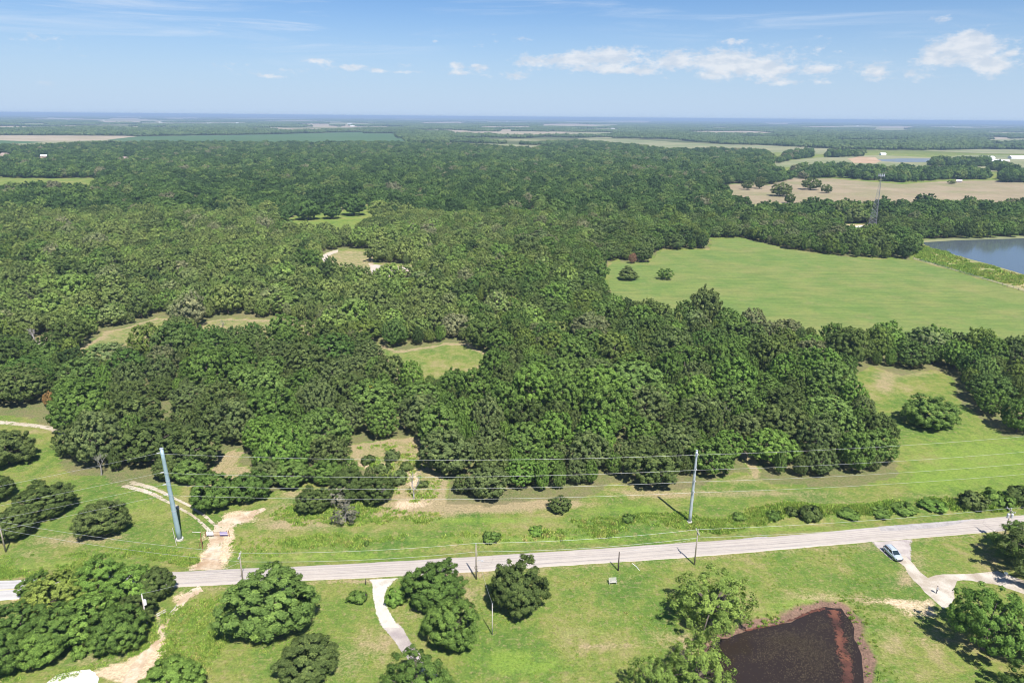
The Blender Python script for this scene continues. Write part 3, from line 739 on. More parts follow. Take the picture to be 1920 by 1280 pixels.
# right-hand lane with its turning place
strip('gravel_lane', [(1632, 1016), (1643, 1026), (1655, 1037), (1672, 1050)], [(1712, 1010), (1712, 1024), (1708, 1038), (1712, 1050)], 0.022, M_GRAVELGREY, nu=8, edge=0.4, seed=5)
M_GRAVELSHEET = sheet_mat('white_gravel_worn', (0.36, 0.305, 0.24), (0.51, 0.46, 0.39), 0.25, 4.0, c=(0.31, 0.255, 0.195), fine=14, low=0.12)
sheet('gravel_lane', [(1676, 1048), (1684, 1042), (1694, 1042), (1712, 1056), (1728, 1070), (1741, 1080), (1770, 1075), (1820, 1072), (1868, 1072.5), (1900, 1083), (1960, 1100), (2050, 1120), (2040, 1146), (1945, 1124), (1885, 1103), (1858, 1094), (1822, 1089), (1800, 1093), (1796, 1106), (1789, 1122), (1778, 1137), (1762, 1140), (1746, 1122), (1730, 1098), (1712, 1077), (1694, 1058)], 0.030, M_GRAVELSHEET, ragged=1.3, seed=2)
# dirt entrance on the left
strip('dirt_entrance', [(345, 1069.5), (374, 1055), (381, 1036), (391, 1014), (394, 993), (406, 976)], [(424, 1066), (416, 1049), (416, 1033), (424, 1011), (431, 991), (440, 986)], 0.012, M_SAND, nu=8, edge=0.5, seed=11)
strip('dirt_entrance', [(400, 985), (412, 972), (438, 963), (477, 955.5), (494, 951)], [(428, 998), (440, 987), (461, 982), (491, 962), (500, 955)], 0.018, M_SAND, nu=8, edge=0.5, seed=12)
for k, off in enumerate((-0.95, 0.95)):
    c = ats([(402, 992), (386, 977), (364, 960), (340, 947), (318, 936), (294, 923), (268, 914), (236, 907)])
    c2 = []
    for i, p in enumerate(c):
        tt = (c[min(i + 1, len(c) - 1)] - c[max(i - 1, 0)]).normalized()
        q = p + Vector((-tt.y, tt.x, 0)) * off
        c2.append(tuple(float(z) for z in to_px(np.array(q.x), np.array(q.y))[:2]))
    A, B = line(c2, [0.5, 0.45, 0.42, 0.42, 0.5, 0.7, 0.9, 0.9])
    strip('wheel_rut', A, B, 0.02 + 0.004 * k, M_PALETRACK, nu=6, edge=0.3, seed=13 + k)
A, B = line([(-60, 787), (0, 791), (40, 795), (85, 800), (108, 807), (124, 816)], 1.3)
strip('dirt_track', A, B, 0.012, M_PALETRACK, nu=6, edge=0.4, seed=21)
A, B = line([(378, 1103), (356, 1112), (338, 1132), (322, 1150), (310, 1168), (297, 1192), (278, 1222), (255, 1255), (230, 1300), (200, 1350)], [1.9, 1.5, .8, .6, .8, .9, 1.1, 1.5, 2, 2.4])
strip('dirt_track', A, B, 0.012, M_SAND, nu=8, edge=0.6, seed=22)
A, B = line([(40, 1330), (85, 1285), (120, 1272), (160, 1270), (185, 1275)], [3, 2.2, 2.2, 2.4, 2.2])
M_WHITEPAD = sheet_mat('white_limestone', (0.60, 0.565, 0.51), (0.70, 0.67, 0.62), 0.5, 5.0, rough=0.95, fine=14)
sheet('gravel_pad', [(80, 1285), (108, 1264), (140, 1257.5), (168, 1255), (178, 1260), (184, 1272), (182, 1300), (120, 1330), (60, 1320)], 0.05, M_WHITEPAD, ragged=0.2, seed=4)
# sandy scars in the wood
M_SCAR = sheet_mat('bare_sandstone', (0.42, 0.32, 0.22), (0.53, 0.45, 0.35), 0.25, 1.5, c=(0.45, 0.41, 0.36), fine=5, low=0.1)
sheet('bare_ground', [(690, 494), (735, 499), (776, 503), (776, 516), (735, 519), (700, 517)], 0.03, M_SCAR, ragged=1.4)
sheet('bare_ground', [(598, 484), (612, 474), (632, 468), (634, 473), (616, 480), (622, 492), (608, 492)], 0.03, M_SCAR, ragged=1.2, seed=3)
sheet('bare_ground', [(1580, 427), (1618, 423), (1640, 424), (1645, 430), (1600, 434)], 0.05, M_WHITEPAD, ragged=1.0, seed=5)
sheet('bare_ground', [(62, 638), (98, 634), (100, 645), (66, 648)], 0.03, M_SCAR, ragged=1.0, seed=6)

# water
def water_mat(name, col, rough, bump, bs):
    m, t, out = new_mat(name)
    p = pos(t)
    n = t.noise(t.vmul(p, (1.0, 1.6, 1.0)), bs, 3, 0.55)
    pb = finish(t, out, col, rough, n, bump, 0.5, bstr=0.5)
    pb.inputs['IOR'].default_value = 1.33
    return m
sheet('lake', LAKE, 0.05, water_mat('lake_water', (0.085, 0.105, 0.115), 0.12, 0.02, 0.35), ragged=1.2)
sheet('farm_pond', [(1645, 299.5), (1690, 297.5), (1800, 298), (1812, 301.5), (1790, 304.5), (1690, 304.5), (1655, 303)], 0.4, water_mat('pond_water_far', (0.16, 0.18, 0.18), 0.35, 0.02, 0.2))
sheet('pond', POND, -0.33, water_mat('pond_water', (0.026, 0.018, 0.014), 0.05, 0.004, 1.2), ragged=0.9)

# fields
FM = {
    'tan': sheet_mat('hay_stubble', (0.32, 0.26, 0.18), (0.38, 0.315, 0.23), 0.01, 0.08, c=(0.29, 0.25, 0.16), fine=0.3, low=0.004, bump=0.0),
    'pale': sheet_mat('pale_pasture', (0.22, 0.22, 0.115), (0.27, 0.26, 0.145), 0.012, 0.08, c=(0.17, 0.20, 0.09), fine=0.3, low=0.005, bump=0.0),
    'crop': sheet_mat('green_crop', (0.060, 0.115, 0.045), (0.07, 0.13, 0.05), 0.01, 0.06, c=(0.08, 0.135, 0.055), fine=0.3, low=0.004, bump=0.0),
    'dryp': sheet_mat('dry_pasture', (0.255, 0.205, 0.128), (0.305, 0.245, 0.16), 0.02, 0.15, c=(0.22, 0.205, 0.105), fine=0.8, low=0.012, bump=0.0),
    'past': sheet_mat('green_pasture', (0.118, 0.180, 0.046), (0.152, 0.200, 0.054), 0.07, 0.5, c=(0.188, 0.205, 0.066), fine=1.6, low=0.025, bump=0.12, mow=True),
    'bank': sheet_mat('weedy_bank', (0.25, 0.24, 0.10), (0.16, 0.19, 0.065), 0.15, 0.8, c=(0.33, 0.28, 0.14), fine=2.5, low=0.05, bump=0.2),
    'mead': sheet_mat('meadow_patch', (0.17, 0.23, 0.06), (0.21, 0.25, 0.075), 0.03, 0.25, fine=1.5),
}
FM['soil'] = sheet_mat('dug_soil', (0.36, 0.24, 0.15), (0.44, 0.32, 0.21), 0.02, 0.1, fine=.5, bump=0)
sheet('bare_ground', [(1590, 298), (1612, 294), (1640, 295), (1652, 302), (1640, 307), (1600, 306)], 0.35, FM['soil'], ragged=6, seed=7)
for i, (nm, poly, k) in enumerate(FIELDS):
    sheet(nm, poly, 0.15 + 0.012 * i if k != 'dryp' else 0.12, FM[k])
sheet('pasture', PASTURE, 0.06, FM['past'], ragged=1.5)
sheet('lake_bank', BANK, 0.09, FM['bank'])
sheet('far_lake_bank', [(1722, 451), (1790, 446.5), (1920, 442.5), (2400, 427), (2400, 431), (1920, 447), (1790, 451), (1728, 455)], 0.10, FM['pale'])
sheet('meadow', [(1385, 392), (1430, 380), (1500, 383), (1510, 392), (1440, 403), (1395, 400)], 0.14, FM['mead'], ragged=3)

# ------------------------------------------------------------------ trees
_t = (1 + 5 ** 0.5) / 2
ICO_V = np.array([(-1, _t, 0), (1, _t, 0), (-1, -_t, 0), (1, -_t, 0), (0, -1, _t), (0, 1, _t), (0, -1, -_t), (0, 1, -_t), (_t, 0, -1), (_t, 0, 1), (-_t, 0, -1), (-_t, 0, 1)], float)
ICO_V /= np.linalg.norm(ICO_V[0])
ICO_F = np.array([(0, 11, 5), (0, 5, 1), (0, 1, 7), (0, 7, 10), (0, 10, 11), (1, 5, 9), (5, 11, 4), (11, 10, 2), (10, 7, 6), (7, 1, 8), (3, 9, 4), (3, 4, 2), (3, 2, 6), (3, 6, 8), (3, 8, 9), (4, 9, 5), (2, 4, 11), (6, 2, 10), (8, 6, 7), (9, 8, 1)], int)
def unit(v):
    return v / np.maximum(np.linalg.norm(v, axis=-1, keepdims=True), 1e-9)
def crown_geo(seed, W, z0, z1, nl, lr, nleaf, ls, core=0.78, shape='dome', squash=0.85, open_=0.0, wild=0.16, droop=0.0):
    """leaf clumps on many small boughs; returns verts, tris, quads, tint, bough centres"""
    r = np.random.RandomState(seed)
    i = np.arange(nl) + 0.5
    ph = np.arccos(1 - 2 * i / nl) ; th = np.pi * (1 + 5 ** 0.5) * i
    d = np.stack([np.cos(th) * np.sin(ph), np.sin(th) * np.sin(ph), np.cos(ph)], -1)
    d = unit(d + r.normal(0, 0.22, d.shape))
    az = np.arctan2(d[:, 1], d[:, 0])
    f = np.ones(nl)
    for k in range(2, 7):
        f += wild * r.normal() / k ** 0.5 * np.sin(k * az + r.rand() * 6.3) * np.cos(k * 0.7 * d[:, 2] + r.rand() * 6)
    f = np.clip(f, 0.64, 1.18) * r.uniform(0.84, 1.06, nl)
    inner = r.rand(nl) < 0.16
    f[inner] *= r.uniform(0.35, 0.8, inner.sum())
    zc = z0 + (z1 - z0) * 0.40
    a = W / 2 - lr * 0.7
    c = d * f[:, None] * a
    if shape == 'cone':
        h = (d[:, 2] + 1) / 2
        c[:, :2] *= (1.25 - 0.95 * h)[:, None]
    c[:, 2] = np.where(d[:, 2] > 0, d[:, 2] * (z1 - zc - lr * 0.6), d[:, 2] * (zc - z0 - lr * 0.3)) * f + zc
    if droop:
        rr = np.linalg.norm(c[:, :2], axis=1) / a
        c[:, 2] -= droop * rr ** 2
    if open_:
        keep = r.rand(nl) > open_
        c, f = c[keep], f[keep]
    n = len(c)
    rad = lr * r.uniform(0.65, 1.4, n)
    outd = unit(c - np.array([0, 0, zc]))
    btint = r.normal(0, 0.13, n)
    # leaves
    D = r.normal(0, 1, (n, nleaf, 3)) + outd[:, None, :] * 0.75 + np.array([0, 0, 0.35])
    D = unit(D)
    P = c[:, None, :] + D * (rad[:, None] * r.uniform(0.72, 1.16, (n, nleaf)))[..., None] * np.array([1, 1, squash])
    N = unit(D * 0.65 + outd[:, None, :] * 0.6 + r.normal(0, 0.30, D.shape) + np.array([0, 0, 0.12]))
    T = unit(np.cross(N, r.normal(0, 1, N.shape)))
    B = np.cross(N, T)
    S = (ls * r.uniform(0.55, 1.35, (n, nleaf)))[..., None] * 0.5
    q = []
    for sx, sy in ((-1, -.6), (.5, -1), (1, .7), (-.6, 1)):
        q.append(P + T * S * sx * r.uniform(0.7, 1.2, S.shape) + B * S * sy * r.uniform(0.7, 1.2, S.shape))
    LV = np.stack(q, 2).reshape(-1, 3)
    lt = np.clip(0.5 + btint[:, None] + r.normal(0, 0.16, (n, nleaf)), 0, 1)
    ltint = np.repeat(lt.ravel(), 4)
    LF = np.arange(len(LV)).reshape(-1, 4)
    # dense twiggy heart of each bough
    if core > 0:
        CV = (c[:, None, :] + ICO_V[None] * (rad * core)[:, None, None] * np.array([1, 1, squash]) * r.uniform(0.8, 1.1, (n, 12, 1))).reshape(-1, 3)
        CF = (ICO_F[None] + (np.arange(n) * 12)[:, None, None]).reshape(-1, 3)
        V = np.concatenate([CV, LV]); Q = LF + len(CV); Tt = CF
        tint = np.concatenate([np.repeat(np.clip(0.42 + btint, 0, 1), 12), ltint])
    else:
        V, Q, Tt, tint = LV, LF, np.zeros((0, 3), int), ltint
    return V, Tt, Q, tint, c
def crown_mesh(name, mat, **kw):
    V, T, Q, tint, c = crown_geo(**kw)
    me = raw_mesh(name, V, [T, Q], [mat])
    set_attr(me, 'tint', tint)
    return me, c
def trunk_mb(seed, r0, zc, targets, nlimb=7, lean=(0, 0)):
    r = random.Random(seed)
    m = MB()
    top = Vector((lean[0], lean[1], zc))
    m.tube([(0, 0, -0.3), (lean[0] * .1, lean[1] * .1, zc * 0.15), (lean[0] * .45, lean[1] * .45, zc * 0.5), tuple(top)], [r0 * 1.5, r0 * 1.05, r0 * 0.8, r0 * 0.5], 8)
    tg = list(targets)
    r.shuffle(tg)
    for q in tg[:nlimb]:
        q = Vector(q)
        s = top.lerp(Vector((0, 0, zc * 0.35)), r.uniform(0, 0.8))
        mid = s.lerp(q, 0.5) + Vector((0, 0, 0.08 * (q - s).length))
        m.tube([s, mid, q], [r0 * 0.42, r0 * 0.28, r0 * 0.1], 6, cap=False)
    return m
KINDS = {}
def make_kind(key, n, mat, W, z0, H, nl, lr, nleaf, ls, r0=0.28, bark=None, nlimb=7, **kw):
    out = []
    for i in range(n):
        seed = sum(ord(ch) for ch in key) * 13 + i * 7 + 1
        rr = random.Random(seed)
        w_, h_ = W * rr.uniform(0.93, 1.07), H * rr.uniform(0.94, 1.06)
        me, c = crown_mesh('crown', mat, seed=seed, W=w_, z0=z0, z1=h_, nl=nl, lr=lr, nleaf=nleaf, ls=ls, **kw)
        tr = trunk_mb(seed, r0, z0 + (h_ - z0) * 0.35, [tuple(x) for x in c], nlimb).mesh('trunk', bark or M_BARK)
        out.append((me, tr, w_, h_))
    KINDS[key] = out
make_kind('lawn_oak', 6, M_MID, 13, 1.2, 11.0, 300, 0.70, 84, 0.27, 0.32)
make_kind('open_oak', 3, M_MID, 14, 2.4, 12.5, 240, 0.80, 84, 0.28, 0.34, open_=0.24, core=0.6, nlimb=16, wild=0.19)
make_kind('willow', 3, M_WILLOW, 15, 1.8, 13, 340, 0.72, 78, 0.27, 0.36, open_=0.42, core=0.35, nlimb=26, wild=0.38, droop=1.2, squash=1.1)
make_kind('wood_oak', 10, M_WOOD, 12, 1.4, 10.5, 400, 0.50, 26, 0.32, 0.26, wild=0.17)
make_kind('mid_oak', 8, M_WOOD, 12, 1.4, 10.5, 210, 0.66, 20, 0.46, 0.26, wild=0.18)
make_kind('scrub_oak', 7, M_SCRUB, 12, 1.4, 10.5, 210, 0.66, 20, 0.46, 0.26, wild=0.18)
make_kind('big_oak', 7, M_BOTTOM, 19, 2.4, 14, 230, 1.15, 22, 0.80, 0.4, wild=0.20)
make_kind('far_oak', 6, M_BOTTOM, 19, 2.0, 14, 80, 1.9, 14, 1.3, 0.4, nlimb=3, wild=0.22)
make_kind('cedar', 2, M_DARK, 7, 0.4, 8, 90, 0.7, 50, 0.42, 0.16, shape='cone')
make_kind('shrub', 4, M_MID, 3.4, 0.1, 2.1, 34, 0.42, 46, 0.30, 0.07, nlimb=4)
make_kind('thin_shrub', 2, M_TWIG, 5, 0.2, 4.5, 40, 0.6, 40, 0.26, 0.10, core=0.0, open_=0.2, bark=M_BARKPALE, nlimb=14)
def dead_tree_mesh(seed, H=9.0, spread=3.6):
    r = random.Random(seed)
    m = MB()
    def grow_(p, d, L, rad, lvl):
        q = p + d * L
        m.tube([p, p.lerp(q, .5) + Vector((r.uniform(-.1, .1), r.uniform(-.1, .1), 0)) * L, q], [rad, rad * .8, rad * .55], 5, cap=False)
        if lvl == 0:
            return
        for _ in range(3 if lvl > 1 else 4):
            nd = (d + Vector((r.uniform(-1, 1), r.uniform(-1, 1), r.uniform(-.15, .6))) * 0.75).normalized()
            grow_(p.lerp(q, r.uniform(.55, 1)), nd, L * r.uniform(.5, .78), rad * .5, lvl - 1)
    grow_(Vector((0, 0, -.2)), Vector((r.uniform(-.1, .1), r.uniform(-.1, .1), 1)).normalized(), H * .42, .24, 4)
    return m.mesh('branches', M_BARKPALE)
DEAD = [dead_tree_mesh(s) for s in (3, 8, 15)]

SPECIAL = []
def put_tree(name, kind, var, p, W, H, label, cat='tree', group=None, mat=None, rz=None, bark=None):
    me, tr, w0, h0 = KINDS[kind][var % len(KINDS[kind])]
    rz = (p.x * 1.7 + p.y * 2.3) % 6.28 if rz is None else rz
    t = thing(name, label, cat, p, rz, group)
    t.scale = (W / w0, W / w0, H / h0)
    c = obj('crown', me, t)
    if mat is not None:
        c.material_slots[0].link = 'OBJECT'
        c.material_slots[0].material = mat
    obj('trunk', tr, t)
    return t
def crown_at(name, kind, var, cx, base_y, wpx, top_y, label, cat='tree', group=None, mat=None, rz=None):
    """stand a tree so that its trunk foot is at picture point (cx, base_y), crown wpx wide, reaching up to top_y"""
    p = at(cx, base_y)
    d = depth_at(cx, base_y)
    W = wpx * d / F_PX
    hor = math.hypot(p.x, p.y)
    # height where the ray through (cx, top_y) passes over the far shoulder of the crown
    dv = RC @ Vector(((cx - 960) / F_PX, -(top_y - 640) / F_PX, -1.0))
    k = (hor + W * 0.18) / math.hypot(dv.x, dv.y)
    H = max(1.2, CAM_H + dv.z * k)
    SPECIAL.append((p.x, p.y, W / 2))
    return put_tree(name, kind, var, p, W, H, label, cat, group, mat, rz)

# ---- lawn and meadow trees, one by one
LT = 'trees standing on the lawns south of the road'
crown_at('oak_tree', 'lawn_oak', 0, 507, 1170, 168, 1062, 'large round dense green oak just south of the road, left of the centre driveway', group=LT, mat=M_MID)
crown_at('oak_tree', 'lawn_oak', 1, 815, 1128, 112, 1052, 'green oak right of the driveway mouth, close to the road edge', group=LT)
crown_at('oak_tree', 'lawn_oak', 2, 848, 1203, 106, 1120, 'green oak beside the driveway, directly below the oak at the driveway mouth', group=LT)
crown_at('oak_tree', 'lawn_oak', 3, 972, 1143, 102, 1046, 'dense dark green oak right of the roadside utility pole, casting a shadow to its left', group=LT, mat=M_DARK)
crown_at('oak_tree', 'lawn_oak', 4, 578, 1262, 112, 1192, 'dark green oak at the bottom edge left of the driveway', group=LT, mat=M_DARK)
crown_at('oak_tree', 'open_oak', 0, 785, 1320, 140, 1224, 'olive green oak at the bottom edge over the lower end of the driveway', group=LT)
crown_at('oak_tree', 'lawn_oak', 5, 326, 1305, 112, 1232, 'bright green leafy tree at the bottom edge beside the sandy track', group=LT, mat=M_BRIGHT)
crown_at('willow_tree', 'willow', 0, 1332, 1168, 146, 1062, 'tall feathery light green willow on the pond bank', group=LT)
crown_at('willow_tree', 'willow', 1, 1305, 1300, 142, 1190, 'light green willow at the bottom edge left of the pond', group=LT)
crown_at('willow_tree', 'willow', 2, 1222, 1318, 96, 1226, 'smaller light green willow at the bottom edge, left of the pond willow', group=LT)
crown_at('pecan_tree', 'open_oak', 1, 1842, 1216, 136, 1090, 'open leafy green tree in front of the gravel turning place', group=LT, mat=M_BRIGHT)
crown_at('pecan_tree', 'open_oak', 2, 1915, 1050, 110, 974, 'green tree at the right edge beside the road and utility pole', group=LT)
crown_at('pecan_tree', 'open_oak', 0, 1978, 1092, 175, 985, 'shady tree at the right edge above the gravel lane', group=LT, mat=M_DARK)
crown_at('pecan_tree', 'open_oak', 1, 1935, 1235, 120, 1130, 'dark green tree at the right edge behind the open leafy tree', group=LT, mat=M_MID, rz=2.0)
crown_at('pecan_tree', 'open_oak', 2, 1955, 1340, 150, 1235, 'green tree in the bottom right corner', group=LT, rz=1.0)
TH = 'thicket trees south of the road at left'
thick = [(108, 1150, 105, 1072, 'yellow green tree leaning over the road edge at left of the thicket', M_YGREEN), (70, 1120, 60, 1072, 'small green tree at the road edge, leftmost of the roadside thicket', M_MID),
         (190, 1118, 90, 1040, 'bright green tree highest up in the thicket, against the road', M_BRIGHT), (150, 1120, 80, 1055, 'yellowish tree in the middle of the thicket roadside', M_YGREEN),
         (250, 1125, 95, 1058, 'mid green tree of the thicket next to the road, right of the bright one', M_BRIGHT), (296, 1118, 66, 1060, 'dark green tree at the right end of the thicket beside the road', M_DARK),
         (170, 1190, 110, 1110, 'broad green tree in the heart of the thicket', M_BRIGHT), (226, 1212, 96, 1130, 'green tree at the lower right of the thicket, by the sandy track', M_MID),
         (110, 1215, 100, 1130, 'green tree at the lower middle of the thicket', M_MID), (40, 1205, 120, 1125, 'broad olive tree at the left edge of the thicket', M_MID),
         (14, 1255, 90, 1170, 'green tree in the lower left corner of the thicket', M_MID), (78, 1240, 80, 1175, 'green tree above the white gravel pad', M_BRIGHT), (-40, 1230, 110, 1140, 'green tree cut by the left edge of the picture below the road', M_MID), (258, 1165, 70, 1110, 'small dark tree of the thicket beside the pole with the transformer', M_DARK)]
for i, (x, y, w, ty, lb, mt) in enumerate(thick):
    crown_at('thicket_tree', 'lawn_oak' if i % 3 else 'wood_oak', i, x, y, w, ty, lb, group=TH, mat=mt)
MT = 'single oaks on the meadow at left'
for i, (x, y, w, ty, lb, mt) in enumerate([
        (84, 962, 104, 903, 'wide dark oak on the left meadow, left of the lone round oak', M_DARK), (194, 997, 94, 936, 'lone round dark oak on the left meadow nearest the steel pole', M_DARK),
        (18, 868, 88, 803, 'dark oak at the left edge just below the pale dirt track', M_DARK), (-6, 935, 66, 886, 'small dark oak cut by the left edge in mid meadow', M_DARK),
        (28, 1004, 76, 950, 'dark oak at the left edge next to the leaning wooden pole', M_DARK), (404, 946, 90, 882, 'olive oak beside the rutted track right of the left steel pole', M_MID),
        (588, 955, 66, 913, 'dense green tree standing forward at the edge of the dry clearing', M_DARK), (1050, 956, 44, 930, 'small dark tree in front of the wood edge above the road verge', M_DARK),
        (1742, 798, 90, 740, 'round grey green oak alone on the mown meadow at right', M_MID), (472, 935, 70, 880, 'olive oak behind the sandy spur of the dirt entrance', M_MID),
        (655, 934, 76, 878, 'dark oak left of the twiggy shrubs at the front of the sandy clearing', M_DARK), (706, 938, 66, 888, 'dark oak right of the twiggy shrubs at the front of the sandy clearing', M_DARK), (612, 902, 64, 858, 'green oak at the left rim of the sandy clearing', M_MID),
        (548, 908, 66, 862, 'mid green oak at the wood edge above the sandy spur', M_MID), (505, 905, 60, 860, 'olive oak at the wood edge left of the mid green one', M_GREYGREEN), (358, 900, 60, 855, 'oak above the rutted track right of the left steel pole', M_MID), (320, 896, 56, 850, 'oak directly behind the left steel pole', M_DARK)]):
    crown_at('oak_tree', 'lawn_oak', i + 1, x, y, w, ty, lb, group=MT if i < 5 else 'single trees near the wood edge', mat=mt)
crown_at('cedar_tree', 'cedar', 0, 1177, 524, 40, 497, 'dark dome shaped cedar at the left end of the green pasture')
crown_at('oak_tree', 'mid_oak', 2, 1247, 524, 28, 502, 'small round tree alone on the green pasture, right of the cedar', mat=M_MID)
crown_at('oak_tree', 'wood_oak', 3, 1190, 738, 112, 676, 'large fresh green tree standing out of the dark wood', mat=M_FRESH)
crown_at('oak_tree', 'wood_oak', 5, 1552, 795, 90, 738, 'pale fresh green tree at the right end of the wood', mat=M_FRESH)
crown_at('cottonwood_tree', 'wood_oak', 4, 1320, 612, 60, 536, 'tall dark tree rising above the wood in front of the pasture', mat=M_DARK)
crown_at('oak_tree', 'wood_oak', 6, 694, 742, 26, 712, 'small yellow leaved tree in the wood below the round clearing', mat=M_YELLOW)
crown_at('oak_tree', 'wood_oak', 7, 958, 576, 28, 555, 'rust brown dead leaved tree in the middle of the wood', mat=M_RUST)
crown_at('oak_tree', 'wood_oak', 2, 1186, 494, 15, 474, 'wine red tree at the wood edge behind the cedar', mat=M_PINK)
crown_at('oak_tree', 'wood_oak', 1, 95, 762, 24, 733, 'rusty leaved small tree in the left wood', mat=M_RUST)
for i, (x, y, w, ty, lb) in enumerate([(578, 412, 46, 373, 'large dark tree on the far grass clearing, left one'), (664, 404, 44, 366, 'large dark tree at the right of the far grass clearing'), (622, 410, 36, 380, 'dark tree in the middle of the far grass clearing'), (536, 414, 30, 388, 'dark tree at the left rim of the far grass clearing')]):
    crown_at('clearing_tree', 'big_oak', i, x, y, w, ty, lb, group='trees on the far grass clearing')
FT = 'scattered trees on the dry pasture'
for i, (x, y, w, ty, lb) in enumerate([(1358, 372, 20, 348, 'slim dark tree at the left end of the dry pasture'), (1384, 384, 20, 366, 'small round tree on the dry pasture beside the green patch'), (1400, 356, 20, 337, 'small tree under the wood edge on the dry pasture'),
        (1424, 354, 20, 332, 'upright tree beside the wood edge on the dry pasture'), (1464, 368, 40, 343, 'broad dark tree group in the middle of the dry pasture'), (1480, 382, 20, 362, 'lone small tree with its trunk showing on the dry pasture'),
        (1520, 356, 36, 333, 'broad tree at the right of the pasture group'), (1549, 362, 20, 346, 'round lone tree right of the pasture group'), (1513, 396, 34, 373, 'dark tree at the near edge of the dry pasture'), (1537, 398, 22, 384, 'low tree right of the dark tree at the near pasture edge'),
        (1784, 345, 14, 338, 'tiny dark tree on the far side of the dry pasture')]):
    crown_at('pasture_tree', 'mid_oak', i, x, y, w, ty, lb, group=FT, mat=M_DARK)
for i, (x, y, lb, s) in enumerate([(650, 975, 'grey leafless shrub in front of the wood at the dry clearing', .55), (722, 940, 'pale dead tree with bare twigs at the wood edge', .7), (776, 935, 'bare dead tree with a forked trunk in the sandy clearing', .8), (190, 890, 'fallen grey dead branches between two oaks at the left wood edge', .8),
        (65, 648, 'bare pale dead trees above the sandy scar at far left', 1.0), (415, 628, 'bare dead trunk at the strip clearing in the left wood', .9), (340, 520, 'bleached dead tree top in the left wood', 1.1), (420, 510, 'pale bare dead tree right of the bleached one', 1.1),
        (578, 372, 'grey dead tree in the far wood', 1.3), (1355, 800, 'bare dead tree among green ones near the right grove', .8), (80, 560, 'grey bare tree in the far left wood', 1.2), (190, 540, 'grey bare tree left of the bleached dead trees', 1.2), (1010, 560, 'grey leafless tree right of the rust brown one', 1.0),
        (425, 800, 'leafless grey tree in the front wood left of centre', .9), (470, 790, 'bare grey tree in the front wood, right of the other leafless one', .9)]):
    t = thing('dead_tree', lb, 'dead tree', at(x, y), i * 1.3, 'dead trees')
    t.scale = (s * 1.15, s * 1.15, s)
    obj('branches', DEAD[i % 3], t)
p = at(648, 978)
put_tree('thin_shrub', 'thin_shrub', 0, p, 6.5, 4.4, 'brown grey twiggy shrub at the foot of the dry clearing', 'shrub')
put_tree('thin_shrub', 'thin_shrub', 1, at(640, 945), 7.0, 5.0, 'brownish twiggy bush behind the grey shrub at the dry clearing', 'shrub')
SH = 'bushes along the road verge'
for i, (x, y, w, ty, lb) in enumerate([(670, 1126, 36, 1106, 'green garden bush left of the driveway beside the black mailbox'), (742, 1130, 40, 1104, 'leafy green bush right of the driveway mouth'), (922, 1012, 32, 996, 'round green bush in the weeds above the road'),
        (1005, 998, 30, 986, 'yellowish bush in the weeds right of the round green one'), (1520, 972, 40, 946, 'large dark bush in the roadside weeds at right'), (1485, 964, 26, 950, 'small dark bush left of the large roadside bush'), (1590, 966, 38, 954, 'green bush right of the large roadside bush'),
        (1650, 962, 40, 949, 'roadside bush above the grey asphalt patch'), (1696, 957, 46, 942, 'bushy clump left of the hedge at the right end'), (1750, 951, 50, 936, 'pale bush at the start of the right hedge'), (1822, 950, 48, 920, 'dark hedge bush, second from the right edge cluster'),
        (1866, 944, 50, 915, 'tall hedge bush near the right edge'), (1910, 940, 52, 910, 'hedge bush at the right edge above the road'), (1958, 935, 50, 906, 'hedge bush just past the right edge'), (1385, 972, 24, 962, 'low bush in the weeds right of the right steel pole'),
        (1450, 970, 30, 956, 'low leafy bush left of the small dark roadside bush'), (688, 1022, 10, 1012, 'tiny dark shrub in the verge left of centre'), (290, 1137, 14, 1126, 'small bush beside the stacked posts'), (150, 1232, 26, 1208, 'bright sapling at the lower edge of the thicket'), (1178, 975, 26, 962, 'weedy bush left of the right steel pole')]):
    crown_at('bush', 'shrub', i, x, y, w, ty, lb, 'bush', SH, mat=M_BRIGHT if i in (1, 3, 9, 18) else (M_DARK if i in (4, 5, 10, 12) else None))

SC_ = 'scrub in the sandy clearing'
for i, (x, y, w, ty, lb) in enumerate([(690, 868, 26, 852, 'scrubby bush at the left of the sandy clearing'), (735, 862, 30, 842, 'olive scrub bush in the middle of the sandy clearing'), (762, 880, 24, 866, 'small scrub bush on the right of the sandy clearing'), (718, 884, 30, 866, 'low scrub bush in front of the sandy clearing'), (792, 912, 22, 900, 'little bush at the foot of the sandy clearing'), (748, 905, 34, 880, 'bushy scrub between the dead trees of the sandy clearing')]):
    crown_at('scrub_bush', 'shrub', i, x, y, w, ty, lb, 'bush', SC_, mat=M_GREYGREEN if i % 2 else M_DARK)
